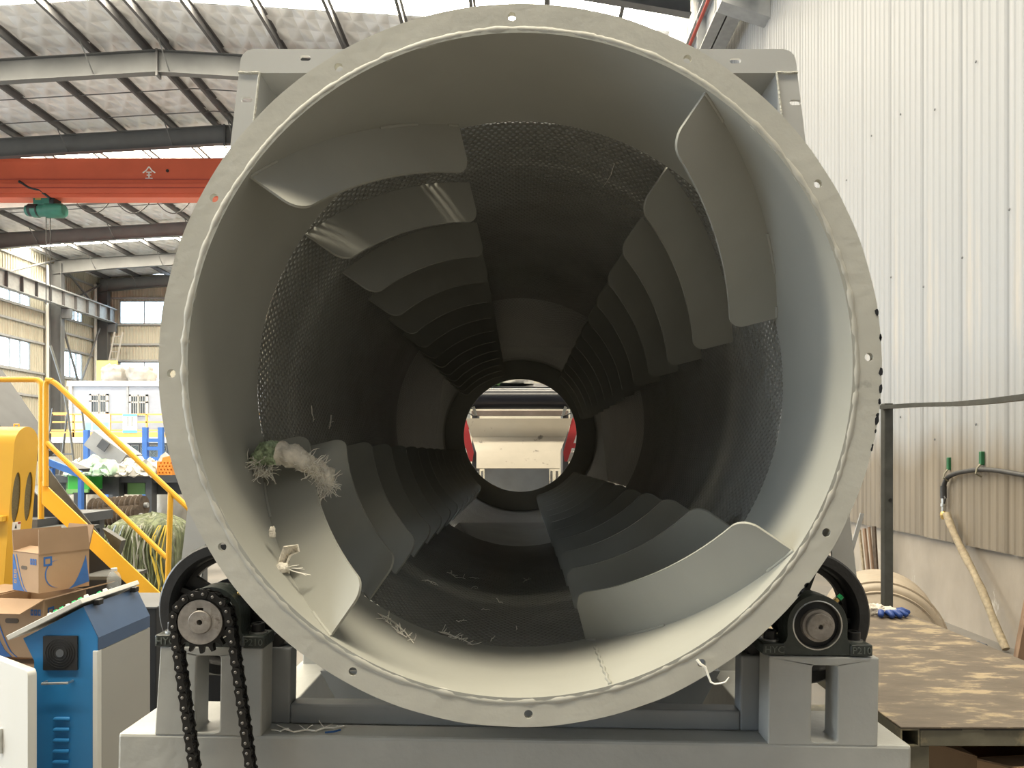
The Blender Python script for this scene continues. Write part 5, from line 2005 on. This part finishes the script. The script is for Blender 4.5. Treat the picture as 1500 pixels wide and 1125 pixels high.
# boards leaning on the right wall
for i, (xt, xb, yt, Y, t_, lab) in enumerate(((1259, 1270, 776, 8.10, .035, 'narrow pale board, leftmost of the boards leaning on the wall'), (1266, 1277, 774, 8.05, .05, 'brown board with light edge leaning second from left by the wall'),
                                      (1273, 1283, 772, 8.0, .03, 'thin brown lath leaning third from left by the wall'), (1280, 1286, 771, 8.2, .07, 'wide dark brown board, rightmost of those leaning on the wall'))):
    top = P(xt, yt, Y)
    bot = P(xb, 0, Y - .1)
    bot.z = 0.01
    q = MB().bar(bot, top, t_, .02, up=(1, 0, 0)).build('leaning_board', ['pole_wood', 'rust', 'rust', 'brush'][i], smooth=0)
    tag(q, lab, 'board', 'boards leaning on the right wall')
q = MB().bar(P(1247, 830, 7.2), P(1263, 752, 7.2), .03, .012, up=(0, 1, 0)).build('steel_flat', 'mid_grey', smooth=0)
# stand the flat bar on the floor
me_ = q.data
q.location = (0, 0, 0)
bpy.data.objects.remove(q)
top = P(1263, 752, 7.2)
bot = Vector((top.x - .30, 7.2, 0.01))
q = MB().bar(bot, top, .04, .012, up=(0, 1, 0)).build('steel_flat', 'mid_grey', smooth=0)
tag(q, 'grey flat steel bar leaning left of the brown boards', 'steel bar')

# hose, clips and lance on the wall
def wy(px):
    return XR * F / (px - CX)


hs = empty('air_hose', 'black air hose hooked along the right wall with a brass coupling', 'hose', (XR - .05, wy(1386), P(0, 720, wy(1386)).z))
h0 = Vector(hs.location)


def wp(px, py, off=.05):
    Y = wy(px) * (XR - off) / XR
    return P(px, py, Y)


pts = [wp(1382, 728), wp(1382.5, 712), wp(1388, 700), wp(1402, 693), wp(1425, 689), wp(1442, 688), wp(1465, 690), wp(1500, 696), wp(1540, 702), wp(1580, 700)]
sm = []
for i in range(len(pts) - 1):
    p0, p1, p2, p3 = pts[max(i - 1, 0)], pts[i], pts[i + 1], pts[min(i + 2, len(pts) - 1)]
    for k in range(5):
        t = k / 5
        sm.append(.5 * ((2 * p1) + (p2 - p0) * t + (2 * p0 - 5 * p1 + 4 * p2 - p3) * t * t + (3 * p1 - p0 - 3 * p2 + p3) * t ** 3) - h0)
sm.append(pts[-1] - h0)
MB().tube(sm, .021, 12).build('hose_line', 'hose', hs, smooth=60)
b0_ = wp(1382, 730) - h0
MB().tube([b0_ + Vector((0, 0, .12)), b0_ + Vector((0, 0, -.0))], .028, 12).build('hose_end', 'hose', hs, smooth=60)
MB().tube([b0_ + Vector((0, 0, .04)), b0_ + Vector((-.01, -.05, .0)), b0_ + Vector((0, -.01, -.06))], .008, 8).build('clip_ring', 'hose', hs)
MB().lathe([(.020, .0), (.020, -.05), (.026, -.05), (.026, -.075), (.018, -.08), (.018, -.12)], 16, Matrix.Translation(b0_)).build('coupling', 'bright_steel', hs, smooth=30)
MB().lathe([(.014, -.12), (.027, -.135), (.03, -.16), (.024, -.185), (.016, -.20), (.0, -.20)], 16, Matrix.Translation(b0_)).build('ball_valve', 'brass', hs, smooth=50)
for px, py, lab in ((1393, 680, 'green hose clip on the right wall above the coupling'), (1441, 672, 'green hose clip higher up on the right wall')):
    q = empty('hose_clip', lab, 'clip', wp(px, py, .0), group='green hose clips')
    MB().box(-.035, .0, -.018, .018, -.055, .065).build('plate', 'hook_green', q, smooth=0, bevel=.006)
    MB().tube([(-.03, 0, -.05), (-.075, -.02, -.09), (-.09, -.03, -.13), (-.04, -.03, -.16)], .008, 8).build('hook', 'bench_edge', q)
top = wp(1386, 752, .08)
bot = P(1470, 955, 5.94)
bot.x = XR - .10
bot.z = .03
ln_ = MB()
ptsl = [top.lerp(bot, i / 12) + Vector((0, .02 * math.sin(i * .7), .0)) for i in range(13)]
ln_.tube(ptsl, [.032 + .003 * math.sin(i * 1.9) for i in range(13)], 12)
o = ln_.build('wooden_pole', 'pole_wood', smooth=50)
tag(o, 'weathered wooden pole leaning on the wall below the brass coupling', 'pole')
top, bot = P(1510, 880, 5.4), P(1490, 960, 5.4)
bot.z = .0
o = MB().bar(bot, top, .07, .05, up=(0, 1, 0)).build('wooden_post', 'rust', smooth=0)
tag(o, 'brown timber leaning at the right edge of the picture by the wall', 'timber')
o = lump('blue_rag', (P(1447, 0, 5.9).x - .12, 5.85, .0), (.10, .09, .07), mat('blue_grey_rag', (.09, .10, .13), .9, var=.3, scale=8), 52, .35, 3)
tag(o, 'blue grey rag on the floor at the foot of the wooden pole', 'rag')

# ================================================================== RAGS AND FIBRES IN THE DRUM
def fibre(mb, p, d, L, r, curl, seed):
    pts = [Vector(p)]
    d = Vector(d).normalized()
    n = 6
    for i in range(n):
        w = Vector((noise.noise(Vector((seed, i * .7, 0))), noise.noise(Vector((seed, i * .7, 5))), noise.noise(Vector((seed, i * .7, 9)))))
        d = (d + w * curl).normalized()
        pts.append(pts[-1] + d * (L / n))
    mb.tube(pts, [r] * n + [r * .5], 4)


rg = empty('rag_bundle', 'frayed cream and green woven rag caught on the lower left blade', 'rag', P(425, 680, 1.53))
r0 = Vector(rg.location)


def roll(path, rads, name, material, seed):
    mb = MB()
    pts = [P(x, y, Y) - r0 for x, y, Y in path]
    sm_, rs = [], []
    for i in range(len(pts) - 1):
        for k in range(6):
            t = k / 6
            sm_.append(pts[i].lerp(pts[i + 1], t))
            rs.append(rads[i] + (rads[i + 1] - rads[i]) * t)
    sm_.append(pts[-1]); rs.append(rads[-1])
    n = 20
    k0 = len(mb.v)
    mb.tube(sm_, rs, n)
    cs = [sm_[i // n] for i in range(len(sm_) * n)]
    for i in range(len(mb.v)):
        v = Vector(mb.v[i]); c = cs[i]
        f = 1 + .35 * noise.noise(v * 60 + Vector((seed, 0, 0))) + .22 * noise.noise(v * 170)
        mb.v[i] = tuple(c + (v - c) * f)
    return mb.build(name, material, rg, smooth=60)


roll([(371, 680, 1.53), (383, 668, 1.53), (398, 662, 1.53), (412, 665, 1.52)], [.010, .022, .026, .024], 'green_wrap', 'rag_green', 1)
roll([(408, 662, 1.52), (425, 666, 1.52), (445, 676, 1.53), (462, 686, 1.55), (475, 698, 1.56), (480, 712, 1.57)], [.024, .023, .020, .020, .024, .013], 'cream_wrap', 'rag', 4)
roll([(366, 690, 1.54), (378, 690, 1.54), (395, 694, 1.54)], [.008, .013, .005], 'loose_tail', 'rag', 6)
fb = MB()
for i in range(300):
    sx = rnd.random()
    if i % 5 == 0:
        c = P(372 + 24 * rnd.random(), 672 + 24 * rnd.random(), 1.52)
    else:
        sx = .3 + .7 * sx ** .6
        c = P(425 + 57 * sx, 668 + 46 * sx * sx + 16 * (rnd.random() - .5), 1.515 + .04 * sx + .02 * (rnd.random() - .5))
    d = Vector((rnd.uniform(-1, 1), rnd.uniform(-1, .4), rnd.uniform(-1.2, .7)))
    fibre(fb, c - r0, d, rnd.uniform(.018, .05), .0008, 1.6, i * 1.3)
for i in range(5):
    fibre(fb, P(462 + 3 * i, 715, 1.54) - r0, (.15 - .1 * i, -.2, -1), .05 + .012 * i, .0009, .45, i * 7.7)
tag(fb.build('frayed_fibres', 'fibre', rg, smooth=0), kind='stuff')

sc2 = empty('paper_scrap', 'crumpled cream paper scrap at the root of the lower left blade', 'scrap', P(422, 815, 1.415))
r0 = Vector(sc2.location)
mb = MB()
vs_, fs_ = [], []
outl = [(405, 838), (408, 822), (415, 800), (437, 797), (440, 808), (428, 814), (422, 826), (425, 840)]
cen = Vector((0, 0, 0))
nn_ = len(outl)
for ring in range(4):
    f = 1 - ring * .3
    for i, (x, y) in enumerate(outl):
        q = P(x, y, 1.40) - r0
        q = q * f
        q.y += .012 * noise.noise(Vector((x * .21, y * .17, ring * .9)))
        vs_.append(q)
for ring in range(3):
    for i in range(nn_):
        j = (i + 1) % nn_
        fs_.append((ring * nn_ + i, ring * nn_ + j, ring * nn_ + nn_ + j, ring * nn_ + nn_ + i))
mb.add(vs_, fs_)
o = mb.build('crumpled_sheet', 'rag', sc2, smooth=0)
o.modifiers.new('thickness', 'SOLIDIFY').thickness = .003
lump('knot', P(413, 832, 1.39) - r0 - Vector((0, 0, .008)), (.012, .010, .012), 'rag', 61, .3, 3, 16, 10, parent=sc2)
lump('upper_scrap', P(399, 787, 1.40) - r0, (.006, .006, .014), 'rag', 63, .4, 3, 16, 10, parent=sc2)
mb = MB()
for i in range(5):
    fibre(mb, P(416, 832, 1.385) - r0, (1, -.3, .25 - .12 * i), .035 + .006 * i, .0009, .35, 90 + i)
mb.build('loose_thread', 'fibre', sc2, smooth=0)


def drum_pt(px, py, lift=.003):
    """point on the inside of the drum under a given direction from the opening"""
    ux, uz = (px - CX) / F, -(py - CY) / F
    lo, hi = YF, YEND
    for _ in range(60):
        m_ = (lo + hi) / 2
        x, z = ux * m_, CAMZ + uz * m_ - ZD
        if math.hypot(x, z) < RI - lift:
            lo = m_
        else:
            hi = m_
    return P(px, py, lo)


tufts = [((556, 900), (580, 914), (606, 942), .0022, 26, 'largest tangled white fibre strand at the lower left of the drum floor'),
         ((645, 926), (664, 932), (693, 945), .002, 18, 'white fibre strand with a knot at the front of the drum floor'),
         ((597, 938), (607, 938), (609, 928), .001, 1, 'short hooked white thread on the solid front of the drum floor'),
         ((618, 850), (632, 852), (642, 858), .0012, 5, 'branching white fibre on the drum screen at left'),
         ((655, 838), (668, 846), (682, 848), .0015, 6, 'tangled white fibre deeper on the drum screen'),
         ((688, 846), (696, 847), (702, 848), .001, 1, 'straight white thread beside the deeper tangle'),
         ((690, 862), (697, 859), (700, 863), .001, 2, 'small forked white thread on the drum screen'),
         ((727, 876), (731, 882), (737, 884), .0012, 1, 'hooked white thread in the middle of the drum screen'),
         ((705, 893), (711, 893), (718, 894), .001, 1, 'short flat white thread in the middle of the drum screen'),
         ((672, 911), (676, 910), (680, 907), .0012, 3, 'tiny white tuft left of the middle of the drum screen'),
         ((719, 939), (722, 935), (725, 931), .0014, 1, 'short stout white thread at the front edge of the screen'),
         ((756, 917), (757, 921), (756, 923), .0012, 1, 'tiny upright white speck right of the middle of the screen'),
         ((766, 853), (772, 850), (775, 846), .001, 3, 'curled white fibre deep on the right of the drum floor'),
         ((900, 240), (895, 256), (884, 273), .0008, 1, 'single pale fibre hanging from the drum ceiling'),
         ((485, 608), (484, 618), (482, 628), .003, 6, 'grey fluff hanging on the left screen above the blades'),
         ((456, 594), (457, 606), (459, 618), .0016, 2, 'faint grey fibre on the left screen above the rag')]
for i, (a, b, c, r, n_, lab) in enumerate(tufts):
    A, B, C_ = drum_pt(*a), drum_pt(*b), drum_pt(*c)
    mb = MB()
    mb.tube([A - B, (A - B) * .5 + Vector((0, .002, .002)), Vector((0, 0, 0)), (C_ - B) * .5 + Vector((.002, 0, .002)), C_ - B], [r * .7, r, r * .9, r * .6, r * .4], 6)
    for k in range(n_ - 1):
        t = rnd.random()
        p_ = (A - B).lerp(C_ - B, t)
        fibre(mb, p_, (rnd.uniform(-1, 1), rnd.uniform(-1, 1), .25), rnd.uniform(.008, .02) * (1 + r * 150), .0008, .7, i * 9 + k)
    o = mb.build('fibre_tuft', 'fibre', smooth=60)
    o.location = B
    tag(o, lab, 'fibre', 'loose plastic fibres in the drum')
# white string hanging from a flange hole
mb = MB()
pts = [P(1021, 966, 1.292), P(1026, 973, 1.290), P(1033, 977, 1.290), P(1037, 988, 1.290), P(1041, 999, 1.289), P(1047, 1002, 1.286), P(1056, 1001, 1.283), P(1063, 999, 1.281), P(1068, 992, 1.28)]
c_ = Vector(pts[0])
mb.tube([p_ - c_ for p_ in pts], [.0026, .0028, .0022, .002, .0018, .0016, .0016, .0015, .001], 8)
o = mb.build('white_string', 'fibre', smooth=60)
o.location = c_
tag(o, 'white string hanging out of a bolt hole at the lower right of the flange', 'string')
# scraps on the base ledge
YL = 1.40
for i, (path_, lab, m_) in enumerate((
        (((411, 1071), (418, 1067), (424, 1070)), 'short white fibre on the base ledge near the left pedestal', 'fibre'),
        (((430, 1073), (448, 1069), (462, 1071), (475, 1066), (490, 1067), (505, 1063)), 'long white fibre tangle on the base ledge', 'fibre'),
        (((476, 1074), (488, 1072), (499, 1069)), 'short blue thread on the base ledge', 'print_blue'))):
    zl = ZB + .004
    pts = []
    for x, y in path_:
        X = (x - CX) * YL / F
        h = CAMZ - (zl - ROLL * X)
        Yq = h * F / (y - CY)
        Yq = min(max(Yq, 1.385), 1.43)
        pts.append(Vector(((x - CX) * Yq / F, Yq, zl - ROLL * X)))
    mb = MB()
    c_ = pts[0].copy()
    mb.tube([p_ - c_ for p_ in pts], .0018, 6)
    if m_ == 'fibre':
        for k in range(10 if i else 3):
            t = rnd.random()
            q = pts[int(t * (len(pts) - 1))] - c_
            fibre(mb, q, (rnd.uniform(-1, 1), rnd.uniform(-.4, .4), .25), .018, .0008, .6, 300 + i * 20 + k)
    o = mb.build('ledge_fibre', m_, smooth=60)
    o.location = c_
    tag(o, lab, 'fibre', 'threads on the base ledge')
